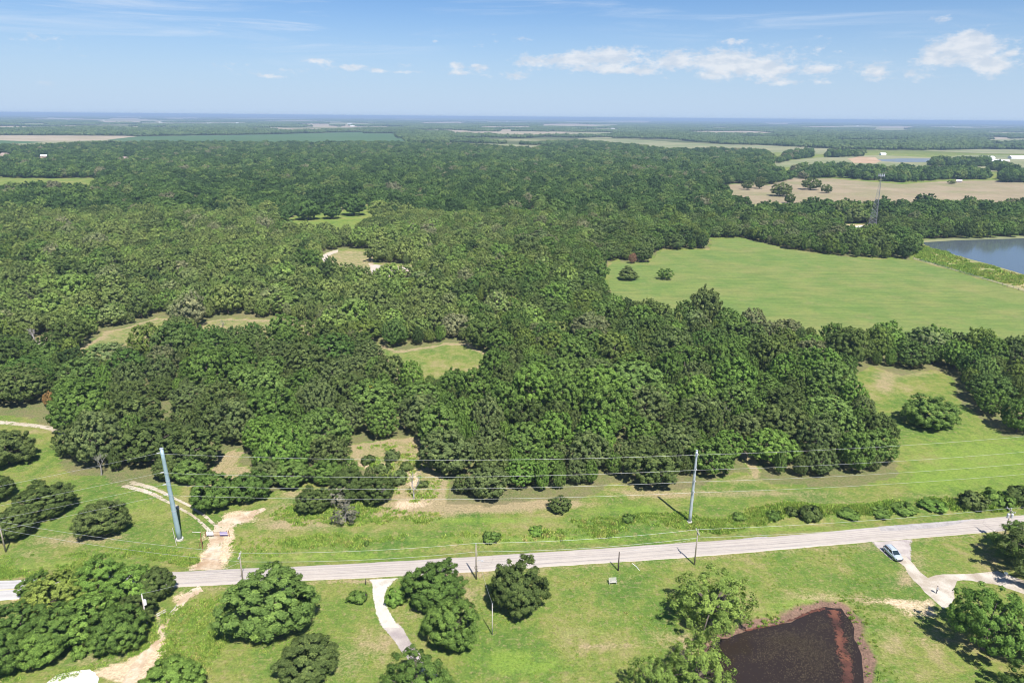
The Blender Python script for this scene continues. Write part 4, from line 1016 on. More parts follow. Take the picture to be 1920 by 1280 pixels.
# ---- the wood: the nearest 300 trees one by one, the rest as one mass
def wood_ground(X, Y, inset=4.0):
    cl = [c[0] for c in CLEAR]
    g = np.ones(np.shape(X), bool)
    for dx, dy in ((0, 0), (inset, 0), (-inset, 0), (0, inset), (0, -inset * 1.2)):
        g &= in_land(X + dx, Y + dy, [WOOD], 3.0) & ~in_land(X + dx * .6, Y + dy * .6, cl)
    return g
def wood_points():
    r = random.Random(11)
    pts, cell = [], {}
    def ok_far(x, y, rad, k):
        cx, cy = int(x // 12), int(y // 12)
        for i in (-1, 0, 1):
            for j in (-1, 0, 1):
                for (a, b, q) in cell.get((cx + i, cy + j), ()):
                    if (a - x) ** 2 + (b - y) ** 2 < (k * (rad + q)) ** 2:
                        return False
        return True
    # candidate positions in bulk, then tested against the outlines
    N = 60000
    rs = np.random.RandomState(3)
    Y = np.sqrt(rs.uniform(130.0 ** 2, 560.0 ** 2, N))
    X = rs.uniform(-0.86, 0.86, N) * Y + rs.uniform(-40, 40, N)
    px, py, _ = to_px(X, Y)
    good = wood_ground(X, Y) & (fbm(X * .03, Y * .03, 3) + rs.normal(0, .04, N) > np.where(px < 760, .34, .27))
    for sx, sy, sr in SPECIAL:
        # room for the tree itself and a low view onto it from the road side
        good &= (X - sx) ** 2 + (Y - sy) ** 2 > (sr * 1.0 + 2.0) ** 2
        u = np.clip(((X - sx) * -sx + (Y - sy) * -sy) / math.hypot(sx, sy), 0, 9.0)
        good &= (X - sx + u * sx / math.hypot(sx, sy)) ** 2 + (Y - sy + u * sy / math.hypot(sx, sy)) ** 2 > (sr * .8) ** 2
    X, Y = X[good], Y[good]
    big = len(X) // 3
    for n, (x, y) in enumerate(zip(X, Y)):
        rad = r.uniform(4.2, 8.4) if n < big else r.uniform(1.5, 4.0)
        if ok_far(x, y, rad, 0.78):
            cell.setdefault((int(x // 12), int(y // 12)), []).append((x, y, rad))
            pts.append((x, y, rad))
    return pts
NEAR = wood_points()
def far_points():
    out = []
    rs = np.random.RandomState(9)
    for y0, y1, s in ((560, 640, 8.5), (640, 1300, 12.5), (1300, 2700, 14.0)):
        ys = np.arange(y0, y1, s)
        xs = np.arange(-0.86 * y1, 0.86 * y1, s)
        X, Y = np.meshgrid(xs, ys)
        X = (X + rs.uniform(-.5, .5, X.shape) * s * 1.1).ravel(); Y = (Y + rs.uniform(-.5, .5, Y.shape) * s * 1.1).ravel()
        k = np.abs(X) < 0.86 * Y + 60
        X, Y = X[k], Y[k]
        px, py, _ = to_px(X, Y)
        g = in_poly(px, py, WOOD) & ~in_land(X, Y, [c[0] for c in CLEAR])
        for nm, poly, kk in FIELDS:
            g &= ~in_poly(px, py, poly)
        # rows of trees and thin woods outside the main outline
        for poly in BELTS:
            g |= in_poly(px, py, poly)
        out.append(np.stack([X[g], Y[g], rs.uniform(3.2, 6.8, g.sum()) if y0 < 640 else rs.uniform(4.5, 10.5, g.sum())], -1))
    return np.concatenate(out)
BELTS = [[(1490, 337), (1490, 322), (1560, 318), (1640, 322), (1760, 325), (1850, 325), (1850, 337), (1770, 337), (1690, 343), (1560, 333)], [(1870, 342), (1880, 330), (1990, 330), (1990, 344)], [(1450, 312), (1480, 290), (1520, 286), (1520, 296), (1470, 303)],
         [(1550, 296), (1555, 288), (1620, 290), (1615, 294)], [(1740, 312), (1760, 306), (1850, 306), (1850, 314)], [(1905, 330), (1850, 318), (1870, 314), (1895, 316)]]
def gn_scatter(name, pts, rot, scl, idx, protos, kind='stuff', label=None):
    """one object carrying many copies of the given meshes"""
    col = bpy.data.collections.new(name + '_kinds')
    for k, me in enumerate(protos):
        col.objects.link(bpy.data.objects.new(name + '_kind', me))
    me = bpy.data.meshes.new(name)
    me.vertices.add(len(pts))
    me.vertices.foreach_set('co', np.asarray(pts, np.float32).ravel())
    a = me.attributes.new('pick', 'INT', 'POINT'); a.data.foreach_set('value', np.asarray(idx, np.int32))
    a = me.attributes.new('turn', 'FLOAT', 'POINT'); a.data.foreach_set('value', np.asarray(rot, np.float32))
    a = me.attributes.new('size', 'FLOAT_VECTOR', 'POINT'); a.data.foreach_set('vector', np.asarray(scl, np.float32).ravel())
    o = obj(name, me)
    ng = bpy.data.node_groups.new(name, 'GeometryNodeTree')
    ng.interface.new_socket('Geometry', in_out='INPUT', socket_type='NodeSocketGeometry')
    ng.interface.new_socket('Geometry', in_out='OUTPUT', socket_type='NodeSocketGeometry')
    N, L = ng.nodes, ng.links
    gi, go = N.new('NodeGroupInput'), N.new('NodeGroupOutput')
    ci = N.new('GeometryNodeCollectionInfo')
    ci.inputs['Collection'].default_value = col
    ci.inputs['Separate Children'].default_value = True
    ci.inputs['Reset Children'].default_value = True
    ip = N.new('GeometryNodeInstanceOnPoints')
    ip.inputs['Pick Instance'].default_value = True
    def named(nm, typ):
        nd = N.new('GeometryNodeInputNamedAttribute'); nd.data_type = typ
        nd.inputs[0].default_value = nm
        return nd.outputs[0]
    cx = N.new('ShaderNodeCombineXYZ')
    L.new(named('turn', 'FLOAT'), cx.inputs[2])
    er = N.new('FunctionNodeEulerToRotation')
    L.new(cx.outputs[0], er.inputs[0])
    L.new(gi.outputs[0], ip.inputs['Points'])
    L.new(ci.outputs[0], ip.inputs['Instance'])
    L.new(named('pick', 'INT'), ip.inputs['Instance Index'])
    L.new(er.outputs[0], ip.inputs['Rotation'])
    L.new(named('size', 'FLOAT_VECTOR'), ip.inputs['Scale'])
    L.new(ip.outputs[0], go.inputs[0])
    md = o.modifiers.new('scatter', 'NODES')
    md.node_group = ng
    return tag(o, label, kind=kind)
def joined(kind):
    res = []
    for me, tr, w0, h0 in KINDS[kind]:
        bm = bmesh.new()
        bm.from_mesh(me)
        n = len(bm.faces)
        bm.from_mesh(tr)
        bm.faces.ensure_lookup_table()
        for f in bm.faces[n:]:
            f.material_index = 1
        m2 = bpy.data.meshes.new('wood_tree')
        bm.to_mesh(m2); bm.free()
        m2.materials.append(me.materials[0]); m2.materials.append(tr.materials[0])
        res.append((m2, w0, h0))
    return res
def zone(px, py):
    if px < 430:
        return 'wood behind left steel pole' if py > 780 else 'left wood above pale track'
    if px < 800:
        return 'wood round sandy clearing' if py > 770 else 'wood left of round clearing'
    if px < 1385:
        return 'wood facing the road' if py > 820 else 'wood right of round clearing'
    if px < 1700 and py > 770:
        return 'grove on the meadow'
    return 'belt behind mown meadow'
ORD = 'leftmost second third fourth fifth sixth seventh eighth ninth tenth eleventh twelfth thirteenth fourteenth fifteenth sixteenth seventeenth eighteenth nineteenth twentieth'.split()
def plant_wood():
    pts = sorted(NEAR, key=lambda q: q[1] ** 2 + q[0] ** 2 * 0.6)
    r = random.Random(4)
    rest, chosen = [], []
    TONE = [('dark olive', M_DARK), ('mid green', M_MID), ('bright green', M_BRIGHT), ('grey green', M_GREYGREEN)]
    for x, y, rad in pts:
        pxx, pyy, _ = (float(v) for v in to_px(np.array(x), np.array(y)))
        if not (-15 < pxx < 1935 and pyy > 600 and len(chosen) < 300):
            rest.append((x, y, rad))
            continue
        small = rad < 3.3
        zv = float(fbm(np.array(x * 0.02), np.array(y * 0.02)))
        k = r.random() + (zv - 0.5) * 0.8
        tone, mt = TONE[2] if k > 0.95 or (small and k > 0.75) else (TONE[1] if k > 0.52 else (TONE[3] if k > 0.30 else TONE[0]))
        chosen.append(dict(x=x, y=y, rad=rad, px=pxx, py=pyy, tone=tone, mt=mt, size='bushy oak' if small else 'broad oak', zone=zone(pxx, pyy), H=(4.6 + rad * 1.05) * r.uniform(0.72, 1.28), var=r.randrange(10), rz=r.uniform(0, 6.28)))
    byz = {}
    for c in chosen:
        byz.setdefault(c['zone'], []).append(c)
    clus = {}
    for z, cs in byz.items():
        cs.sort(key=lambda c: -c['py'])
        for n, c in enumerate(cs):
            c['row'] = 'front' if n < len(cs) / 3 else ('middle' if n < len(cs) * 2 / 3 else 'back')
            clus.setdefault((z, c['row'], c['tone'], c['size']), []).append(c)
    for (z, row, tone, size), cs in clus.items():
        cs.sort(key=lambda c: c['px'])
        for n, c in enumerate(cs):
            if len(cs) == 1:
                lb = f'only {tone} {size} at the {row} of the {z}'
            else:
                o = ORD[min(n, 19)]
                lb = f"{o} {tone} {size} {'' if n == 0 else 'from left '}at {row} of the {z}"
            put_tree('wood_oak', 'wood_oak', c['var'], Vector((c['x'], c['y'], 0)), c['rad'] * 1.95, c['H'], lb, 'tree', 'oaks of the ' + z, c['mt'], c['rz'])
    protos = joined('wood_oak') + joined('mid_oak') + joined('big_oak') + joined('far_oak') + joined('scrub_oak')
    nw, nm, nb, nf, ns = (len(KINDS[k]) for k in ('wood_oak', 'mid_oak', 'big_oak', 'far_oak', 'scrub_oak'))
    F = far_points()
    allp = np.concatenate([np.array(rest), F])
    rs = np.random.RandomState(8)
    d = np.hypot(allp[:, 0], allp[:, 1])
    n = len(allp)
    idx = np.where(d < 330, rs.randint(0, nw, n), np.where(allp[:, 1] < 640, nw + rs.randint(0, nm, n), np.where(d < 1150, nw + nm + rs.randint(0, nb, n), nw + nm + nb + rs.randint(0, nf, n))))
    # lighter scrub oak covers the rise left of centre
    qx, qy, _q = to_px(allp[:, 0], allp[:, 1])
    sc = (qy < 640) & (allp[:, 1] < 640) & (rs.rand(n) < np.clip((1060 - qx) / 260.0, 0.12, 0.88))
    idx = np.where(sc, nw + nm + nb + nf + rs.randint(0, ns, n), idx)
    w = allp[:, 2] * np.where(sc, 1.9, 2.02)
    h = (4.8 + allp[:, 2] * 1.0) * rs.uniform(0.78, 1.25, n)
    W0 = np.array([p[1] for p in protos]); H0 = np.array([p[2] for p in protos])
    scl = np.stack([w / W0[idx], w / W0[idx], h / H0[idx]], -1)
    P = np.stack([allp[:, 0], allp[:, 1], np.zeros(n)], -1)
    gn_scatter('woodland', P, rs.uniform(0, 6.28, n), scl, idx, [p[0] for p in protos], label='continuous mass of oak wood reaching back to the far fields')
    print('wood: near individuals', len(chosen), 'mass', n)
plant_wood()

# ---- distant woods: clumps of many crowns
def clump_mesh(seed, n, R, w, h, sub):
    r = np.random.RandomState(seed)
    rad = R * np.sqrt(r.rand(n)); a = r.rand(n) * 6.283
    c = np.stack([rad * np.cos(a), rad * np.sin(a), np.zeros(n)], -1)
    s = r.uniform(0.7, 1.25, n)
    V, F, tint = [], [], []
    for i in range(n):
        if sub:
            nb = 9
            dd = unit(r.normal(0, 1, (nb, 3)))
            bc = dd * np.array([w * .30, w * .30, h * .24]) * s[i] + np.array([0, 0, h * .58 * s[i]]) + c[i]
            br = w * 0.24 * s[i] * r.uniform(.7, 1.3, nb)
            V.append((bc[:, None] + ICO_V[None] * br[:, None, None] * r.uniform(.75, 1.25, (nb, 12, 1))).reshape(-1, 3))
            o = sum(len(v) for v in V[:-1])
            F.append((ICO_F[None] + (np.arange(nb) * 12)[:, None, None]).reshape(-1, 3) + o)
            tint.append(np.repeat(np.clip(.5 + r.normal(0, .12) + r.normal(0, .1, nb), 0, 1), 12))
        else:
            V.append(ICO_V * np.array([w * .55, w * .55, h * .52]) * s[i] * r.uniform(.75, 1.2, (12, 1)) + c[i] + np.array([0, 0, h * .46 * s[i]]))
            F.append(ICO_F + 12 * i)
            tint.append(np.full(12, np.clip(.5 + r.normal(0, .15), 0, 1)))
    me = raw_mesh('far_wood', np.concatenate(V), [np.concatenate(F)], [M_FAR])
    set_attr(me, 'tint', np.concatenate(tint))
    return me
def distant():
    rs = np.random.RandomState(21)
    protos = [clump_mesh(i, 12, 19, 12, 11, True) for i in range(5)] + [clump_mesh(20 + i, 70, 62, 13, 11.5, False) for i in range(4)] + [clump_mesh(40 + i, 170, 200, 24, 12, False) for i in range(4)]
    pts, idx = [], []
    for y0, y1, s, i0, k, thr in ((2300, 4600, 30, 0, 5, .44), (4600, 11000, 100, 5, 4, .53), (11000, 40000, 330, 9, 4, .54)):
        ys = np.arange(y0, y1, s); xs = np.arange(-0.9 * y1, 0.9 * y1, s)
        X, Y = np.meshgrid(xs, ys)
        X = (X + rs.uniform(-.5, .5, X.shape) * s).ravel(); Y = (Y + rs.uniform(-.5, .5, Y.shape) * s).ravel()
        m = np.abs(X) < 0.84 * Y + 100
        X, Y = X[m], Y[m]
        px, py, _ = to_px(X, Y)
        nz = fbm(X / 620.0, Y / 1500.0, 3) + np.where(px > 1150, .05, -.02)
        g = (nz > thr) | ((py > 229 + (px - 960) * .0088) & (py < 250) & (nz > thr - .08))
        if y0 < 5000:
            g = g | (nz > thr - .14)
        g &= ~in_poly(px, py, WOOD)
        for nm, poly, kk in FIELDS:
            pad = np.array(poly)
            g &= ~in_poly(px, py, poly)
        pts.append(np.stack([X[g], Y[g], np.zeros(g.sum())], -1))
        idx.append(i0 + rs.randint(0, k, g.sum()))
    P, I = np.concatenate(pts), np.concatenate(idx)
    n = len(P)
    sc = rs.uniform(.85, 1.2, (n, 1)) * np.ones((1, 3)); sc[:, 2] *= rs.uniform(.85, 1.15, n)
    gn_scatter('distant_woods', P, rs.uniform(0, 6.28, n), sc, I, protos, label='distant woods in bands between fields up to the horizon')
    print('distant clumps', n)
distant()

# ---- weeds on the verges
def weed_meshes():
    out = []
    for s in range(5):
        r = np.random.RandomState(s + 70)
        n = 46
        b = r.normal(0, .32, (n, 2)); h = r.uniform(.25, .8, n)
        a = r.rand(n) * 6.283
        w = r.uniform(.05, .12, n)
        lean = r.normal(0, .22, (n, 2))
        base = np.stack([b[:, 0], b[:, 1], np.zeros(n)], -1)
        side = np.stack([np.cos(a) * w, np.sin(a) * w, np.zeros(n)], -1)
        tip = base + np.stack([lean[:, 0], lean[:, 1], h], -1)
        mid = (base + tip) / 2 + np.stack([lean[:, 0], lean[:, 1], np.zeros(n)], -1) * .2
        V = np.stack([base - side, base + side, mid + side * 1.2, tip, mid - side * 1.2], 1).reshape(-1, 3)
        F = np.arange(n * 5).reshape(n, 5)
        me = raw_mesh('weed_tuft', V, [F], [M_WEED])
        set_attr(me, 'tint', np.repeat(np.clip(r.normal(.5, .2, n), 0, 1), 5))
        out.append(me)
    return out
def weeds():
    rs = np.random.RandomState(31)
    zones = [([(520, 1012), (700, 1000), (1000, 985), (1240, 966), (1500, 955), (1750, 938), (2100, 905), (2100, 938), (1920, 950), (1500, 982), (1240, 994), (900, 1014), (700, 1030), (560, 1040)], 4200, .6, .0),
             ([(430, 1040), (440, 1005), (520, 1005), (700, 1000), (560, 1042)], 350, .4, 0), ([(-60, 1030), (100, 1030), (330, 1030), (380, 1040), (370, 1055), (200, 1070), (-60, 1085)], 900, .45, 0),
             ([(300, 1130), (350, 1110), (420, 1110), (430, 1190), (380, 1290), (290, 1290), (310, 1190)], 700, .5, 0), ([(1716, 486), (1728, 460), (1800, 484), (1920, 520), (2000, 545), (1990, 562), (1920, 540)], 2600, 1.6, 0),
             ([(0, 1225), (180, 1235), (290, 1160), (300, 1200), (250, 1250), (60, 1275), (0, 1275)], 600, .5, 0), ([(640, 930), (720, 945), (830, 945), (830, 965), (700, 985), (560, 985), (500, 960), (560, 940)], 700, .6, 0), ([(660, 838), (775, 830), (825, 905), (805, 940), (740, 940), (700, 886)], 300, .6, 0), ([(330, 1112), (1000, 1072), (1650, 1024), (1720, 1070), (1700, 1290), (330, 1290)], 3800, .26, 0), ([(1440, 968), (1560, 955), (1750, 938), (2100, 903), (2100, 930), (1920, 946), (1600, 968), (1450, 978)], 2600, .95, 0)]
    P, S = [], []
    for poly, n, sc, _ in zones:
        q = np.array([tuple(v)[:2] for v in ats(poly)])
        lo, hi = q.min(0), q.max(0)
        X = rs.uniform(lo[0], hi[0], n * 6); Y = rs.uniform(lo[1], hi[1], n * 6)
        px, py, _d = to_px(X, Y)
        g = in_land(X, Y, [poly], 5.0) & (fbm(X * .10, Y * .16) + rs.normal(0, .07, X.shape) > .47)
        for ex in ([(340, 1072), (374, 1052), (392, 990), (434, 990), (418, 1050), (426, 1068)], POND, [(684, 1083), (754, 1080), (735, 1100), (724, 1122), (732, 1142), (762, 1175), (890, 1330), (820, 1330), (735, 1205), (692, 1150)], [(1630, 1012), (1716, 1005), (1720, 1055), (1745, 1075), (1800, 1068), (1800, 1145), (1755, 1145), (1690, 1062)]):
            g &= ~in_poly(px, py, ex)
        X, Y = X[g][:n], Y[g][:n]
        P.append(np.stack([X, Y, np.full(len(X), -.12)], -1))
        S.append(sc * rs.uniform(.6, 1.35, len(X)) * (0.6 + 1.0 * fbm(X * .25, Y * .25)))
    P, S = np.concatenate(P), np.concatenate(S)
    n = len(P)
    gn_scatter('weeds', P, rs.uniform(0, 6.28, n), np.stack([S * 1.25, S * 1.25, S], -1), rs.randint(0, 5, n), weed_meshes(), label='tall rough weeds along the road verges')
weeds()

# ------------------------------------------------------------------ power lines
M_STEEL = plain('galvanised_steel', (0.31, 0.42, 0.46), 0.45, 0.5, 0.25, 0.08, 0.8)
M_STEEL2 = plain('pale_galvanised_steel', (0.42, 0.46, 0.50), 0.45, 0.5, 0.25, 0.08, 0.8)
M_ALU = plain('aluminium_wire', (0.50, 0.50, 0.48), 0.45, 0.5, 0.3, 0.03)
M_POLE = plain('weathered_pole_wood', (0.30, 0.26, 0.21), 0.95, 0.1, 0, 0.25, 1.5)
M_POLEDARK = plain('creosote_pole_wood', (0.10, 0.08, 0.07), 0.95, 0.1, 0, 0.25, 1.5)
M_POLEPALE = plain('silvered_wood', (0.48, 0.45, 0.40), 0.95, 0.1, 0, 0.2, 1.5)
M_PORC = plain('grey_porcelain', (0.50, 0.50, 0.52), 0.3, 0.6)
M_CONC = plain('concrete', (0.50, 0.47, 0.42), 0.9, 0.1)
M_WHITE = plain('white_paint', (0.80, 0.80, 0.78), 0.5, 0.3, 0, 0.05)
M_BLACK = plain('black_paint', (0.025, 0.025, 0.028), 0.4, 0.4)
M_RUST_IRON = plain('rusty_iron', (0.22, 0.11, 0.06), 0.9, 0.2, 0, 0.3, 6.0)
M_GREYWOOD = plain('grey_boards', (0.42, 0.41, 0.36), 0.9, 0.1, 0, 0.2, 4.0)

def h_over(base, px, py):
    """height above a ground point at which the picture ray through (px, py) passes it"""
    d = RC @ Vector(((px - 960) / F_PX, -(py - 640) / F_PX, -1.0))
    k = math.hypot(base.x, base.y) / math.hypot(d.x, d.y)
    return CAM_H + d.z * k
def steel_pole(base_px, top_px, r0, r1, mat, levels, side, label):
    b = at(*base_px)
    d = RC @ Vector(((top_px[0] - 960) / F_PX, -(top_px[1] - 640) / F_PX, -1.0))
    k = math.hypot(b.x, b.y) / math.hypot(d.x, d.y)
    top = Vector((d.x * k, d.y * k, CAM_H + d.z * k)) - b
    lean = Vector((top.x, top.y)) * 0.6
    H = top.z
    t = thing('steel_power_pole', label, 'power pole', b, 0, 'steel power poles')
    m = MB()
    n = 9
    m.tube([(lean.x * i / n, lean.y * i / n, H * i / n) for i in range(n + 1)], [r0 + (r1 - r0) * i / n for i in range(n + 1)], 12)
    m.build('shaft', mat, t, smooth=True)
    for z in (0.33, 0.66):
        MB().tube([(lean.x * z, lean.y * z, H * z - .12), (lean.x * z, lean.y * z, H * z + .12)], (r0 + (r1 - r0) * z) + .035, 12).build('slip_joint', M_STEEL2, t)
    MB().tube([(0, 0, -.2), (0, 0, .35)], r0 * 1.45, 16).build('footing', M_CONC, t)
    MB().tube([(lean.x, lean.y, H), (lean.x, lean.y, H + .12)], r1 * 1.15, 12).build('cap', M_STEEL2, t)
    att = []
    for zf in levels:
        z = H * zf
        c = Vector((lean.x * zf, lean.y * zf, z))
        rr = r0 + (r1 - r0) * zf
        e = c + Vector((side[0], side[1], 0)) * (rr + 0.75)
        ins = MB()
        ins.tube([c + Vector((side[0], side[1], 0)) * rr * .8, e], .05, 6)
        for q in range(6):
            f = .35 + .1 * q
            pc = c.lerp(e, f)
            ins.tube([pc, c.lerp(e, f + .05)], .13, 8)
        ins.build('insulator', M_PORC, t)
        att.append(b + e)
    return t, att
sideS = Vector((0.12, -0.99))
M1, A1 = steel_pole((337, 1011), (298, 842), 0.56, 0.36, M_STEEL, (0.965, 0.76, 0.63, 0.52), (-0.8, -0.6), 'thick blue grey steel power pole leaning left beside the dirt entrance')
M2, A2 = steel_pole((1293, 979), (1307, 845), 0.40, 0.24, M_STEEL2, (0.975, 0.77, 0.61, 0.46), (sideS.x, sideS.y), 'slim pale steel power pole on the verge at centre right')
def wire(a, b, sag, rad, label, group, n=26, name='power_wire'):
    m = MB()
    pts = []
    for i in range(n + 1):
        f = i / n
        p = Vector(a).lerp(Vector(b), f)
        p.z -= 4 * sag * f * (1 - f)
        pts.append(p)
    m.tube(pts, rad, 5)
    return tag(m.build(name, M_ALU), label, 'wire', group)
rank = ['topmost', 'second from the top', 'third from the top', 'lowest']
rightpx = [(1920, 818), (1920, 847), (1920, 869), (1920, 888.5)]
leftpx = [(0, 911), (0, 947.5), (0, 972), (0, 993)]
d12 = (A2[0] - A1[0]); d12.z = 0
def through(a, px, py, dirv, L):
    """far end of a wire that starts at a, runs along dirv for L metres and is seen passing picture point (px, py)"""
    d = RC @ Vector(((px - 960) / F_PX, -(py - 640) / F_PX, -1.0))
    # plane through a, vertical, along dirv
    nrm = Vector((-dirv.y, dirv.x, 0))
    o = Vector((0, 0, CAM_H))
    t = (a - o).dot(nrm) / d.dot(nrm)
    q = o + d * t
    s = (q - a).dot(dirv)
    sag = 1.4 * (L / 125.0) ** 2
    f = s / L
    bz = a.z + (q.z + 4 * sag * f * (1 - f) - a.z) / f
    return Vector((a.x + dirv.x * L, a.y + dirv.y * L, bz)), sag
dr = (Vector((at(1960, 938).x, at(1960, 938).y, 0)) - Vector((A2[0].x, A2[0].y, 0))).normalized()
dl = (Vector((at(-420, 1120).x, at(-420, 1120).y, 0)) - Vector((A1[0].x, A1[0].y, 0))).normalized()
for i in range(4):
    wire(A1[i], A2[i], 1.4, .017, f'{rank[i]} of the four wires strung between the two steel poles', 'high wires between the steel poles', 30)
    e, sg = through(A2[i], *rightpx[i], dr, 130)
    wire(A2[i], e, sg, .017, f'{rank[i]} of the four wires running right from the slim steel pole', 'high wires right of the slim steel pole', 30)
    e, sg = through(A1[i], *leftpx[i], dl, 130)
    wire(A1[i], e, sg, .017, f'{rank[i]} of the four wires running left from the thick steel pole', 'high wires left of the thick steel pole', 30)

def wood_pole(base_px, top_px, label, mat=M_POLE, r0=0.17, arm=None, arm_az=0.0, ins=True, name='utility_pole'):
    b = at(*base_px)
    H = h_over(b, *top_px)
    t = thing(name, label, 'utility pole', b, 0, 'wooden poles')
    MB().tube([(0, 0, -.3), (0, 0, H * .5), (0, 0, H)], [r0, r0 * .85, r0 * .65], 10).build('shaft', mat, t, smooth=True)
    tips = [b + Vector((0, 0, H + .3))]
    if ins:
        MB().tube([(0, 0, H), (0, 0, H + .12), (0, 0, H + .14), (0, 0, H + .3)], [.03, .03, .09, .05], 8).build('insulator', M_PORC, t)
    if arm:
        u = Vector((math.cos(arm_az), math.sin(arm_az), 0))
        M = Matrix.Rotation(arm_az, 3, 'Z')
        MB().box((0, 0, H - .35), (arm, .11, .13), M=M).build('crossarm', M_POLEPALE, t)
        br = MB()
        for s in (-1, 1):
            br.tube([u * s * arm * .32 + Vector((0, 0, H - .4)), Vector((0, 0, H - 1.0))], .025, 5)
        br.build('brace', M_STEEL2, t)
        for s in (-.46, .46):
            q = u * arm * s + Vector((0, 0, H - .28))
            MB().tube([q, q + Vector((0, 0, .1)), q + Vector((0, 0, .12)), q + Vector((0, 0, .26))], [.03, .03, .08, .05], 8).build('insulator', M_PORC, t)
            tips.append(b + q + Vector((0, 0, .26)))
    tips.append(b + Vector((.2, 0, H - 1.7)))
    return t, tips, H
along = (at(1305, 1056) - at(893, 1084)).normalized()
AZ = math.atan2(along.y, along.x) + math.pi / 2
P1, T1, H1 = wood_pole((11, 1034), (0, 978), 'leaning weathered utility pole at the left edge of the meadow', M_POLE)
P2, T2, H2 = wood_pole((457, 1101), (455, 1037), 'utility pole with a tilted crossarm behind the large round oak', M_POLE, arm=2.4, arm_az=AZ)
P3, T3, H3 = wood_pole((893, 1085), (894, 1020), 'roadside utility pole with a lamp arm, left of the dark oak', M_POLE)
P4, T4, H4 = wood_pole((1302, 1058), (1307, 994), 'roadside utility pole with a crossarm above the willow', M_POLE, arm=2.2, arm_az=AZ)
P5, T5, H5 = wood_pole((1880, 1016), (1886, 951), 'reddish utility pole with crossarm and transformers by the right edge tree', M_POLE, arm=2.4, arm_az=AZ)
P6, T6, H6 = wood_pole((1159, 1069), (1161, 1034), 'short dark pole stub beside the road', M_POLEDARK, .16, ins=False, name='pole_stub')
P7, T7, H7 = wood_pole((923, 1189), (927, 1133), 'thin pale service pole on the lawn below the dark oak', M_POLEPALE, .10)
P8, T8, H8 = wood_pole((276, 1170), (262, 1116), 'grey pole with a white transformer beside the thicket', M_POLEPALE, .17)
P9, T9, H9 = wood_pole((686, 1095), (687, 1084), 'short dark post beside the driveway mouth', M_POLEDARK, .10, ins=False, name='marker_post')
def can(t, z, off, mat):
    c = Vector(off)
    o = MB().tube([c + Vector((0, 0, z)), c + Vector((0, 0, z + .95)), c + Vector((0, 0, z + 1.05))], [.27, .27, .16], 12).build('transformer', mat, t, smooth=False)
    for s in (-.1, .1):
        MB().tube([c + Vector((s, 0, z + 1.0)), c + Vector((s, 0, z + 1.22))], .04, 6).build('bushing', M_PORC, o)
can(P8, H8 - 2.0, (.40, -.1, 0), M_WHITE)
can(P5, H5 - 2.1, (-.42, -.1, 0), M_PORC)
can(P5, H5 - 2.1, (.42, -.15, 0), M_PORC)
bx = MB().box((.0, -.28, 1.25), (.42, .24, .8)).build('meter_box', M_WHITE, P8)
MB().tube([(.0, -.41, 1.4), (.0, -.47, 1.4)], .09, 10).build('meter_dial', M_PORC, bx)
MB().tube([(0, 0, H3 - 4.0), (.6, -.2, H3 - 3.6), (1.1, -.3, H3 - 3.6)], .035, 6).build('lamp_arm', M_STEEL, P3)
MB().box((1.25, -.33, H3 - 3.64), (.5, .22, .14)).build('lamp_head', M_PORC, P3)
ring = MB()
ring.tube([(math.cos(a) * .38 + .0, -.2 + .06 * math.sin(2 * a), H3 - 5.4 + math.sin(a) * .38) for a in [k * math.pi / 10 for k in range(21)]], .03, 5, cap=False)
ring.build('cable_coil', M_POLEDARK, P3)
DW = 'distribution wires along the road'
chain = [(T1, T2, 'left edge pole and the tilted crossarm pole'), (T2, T3, 'tilted crossarm pole and the lamp arm pole'), (T3, T4, 'lamp arm pole and the crossarm pole above the willow'), (T4, T5, 'crossarm pole above the willow and the right edge pole')]
for a, b, nm in chain:
    wire(a[0], b[0], .7, .02, f'upper road wire between the {nm}', DW, 20)
    wire(a[-1], b[-1], .8, .02, f'lower road wire between the {nm}', DW, 20)
ext = (T5[0] - T4[0])
for k, nm in ((0, 'upper'), (-1, 'lower')):
    wire(T5[k], T5[k] + ext * .8, .6, .02, f'{nm} road wire leaving the picture at the right edge', DW, 14)
wire(T3[-1], T7[0], .7, .016, 'thin service wire from the lamp arm pole to the lawn pole', DW, 16)
wire(T2[-1], T8[0], .7, .016, 'thin service wire from the tilted crossarm pole to the transformer pole', DW, 16)
wire(T6[0] - Vector((0, 0, .4)), T4[-1], .4, .012, 'thin wire from the pole stub to the crossarm pole above the willow', DW, 12)
# guy marker at the thick pole
b = at(331, 1022)
tag(MB().tube([b, b + Vector((-.5, .4, 4.2))], .06, 6).build('guy_rod', M_POLEPALE), 'thin yellowish guy rod in front of the thick steel pole', 'rod')

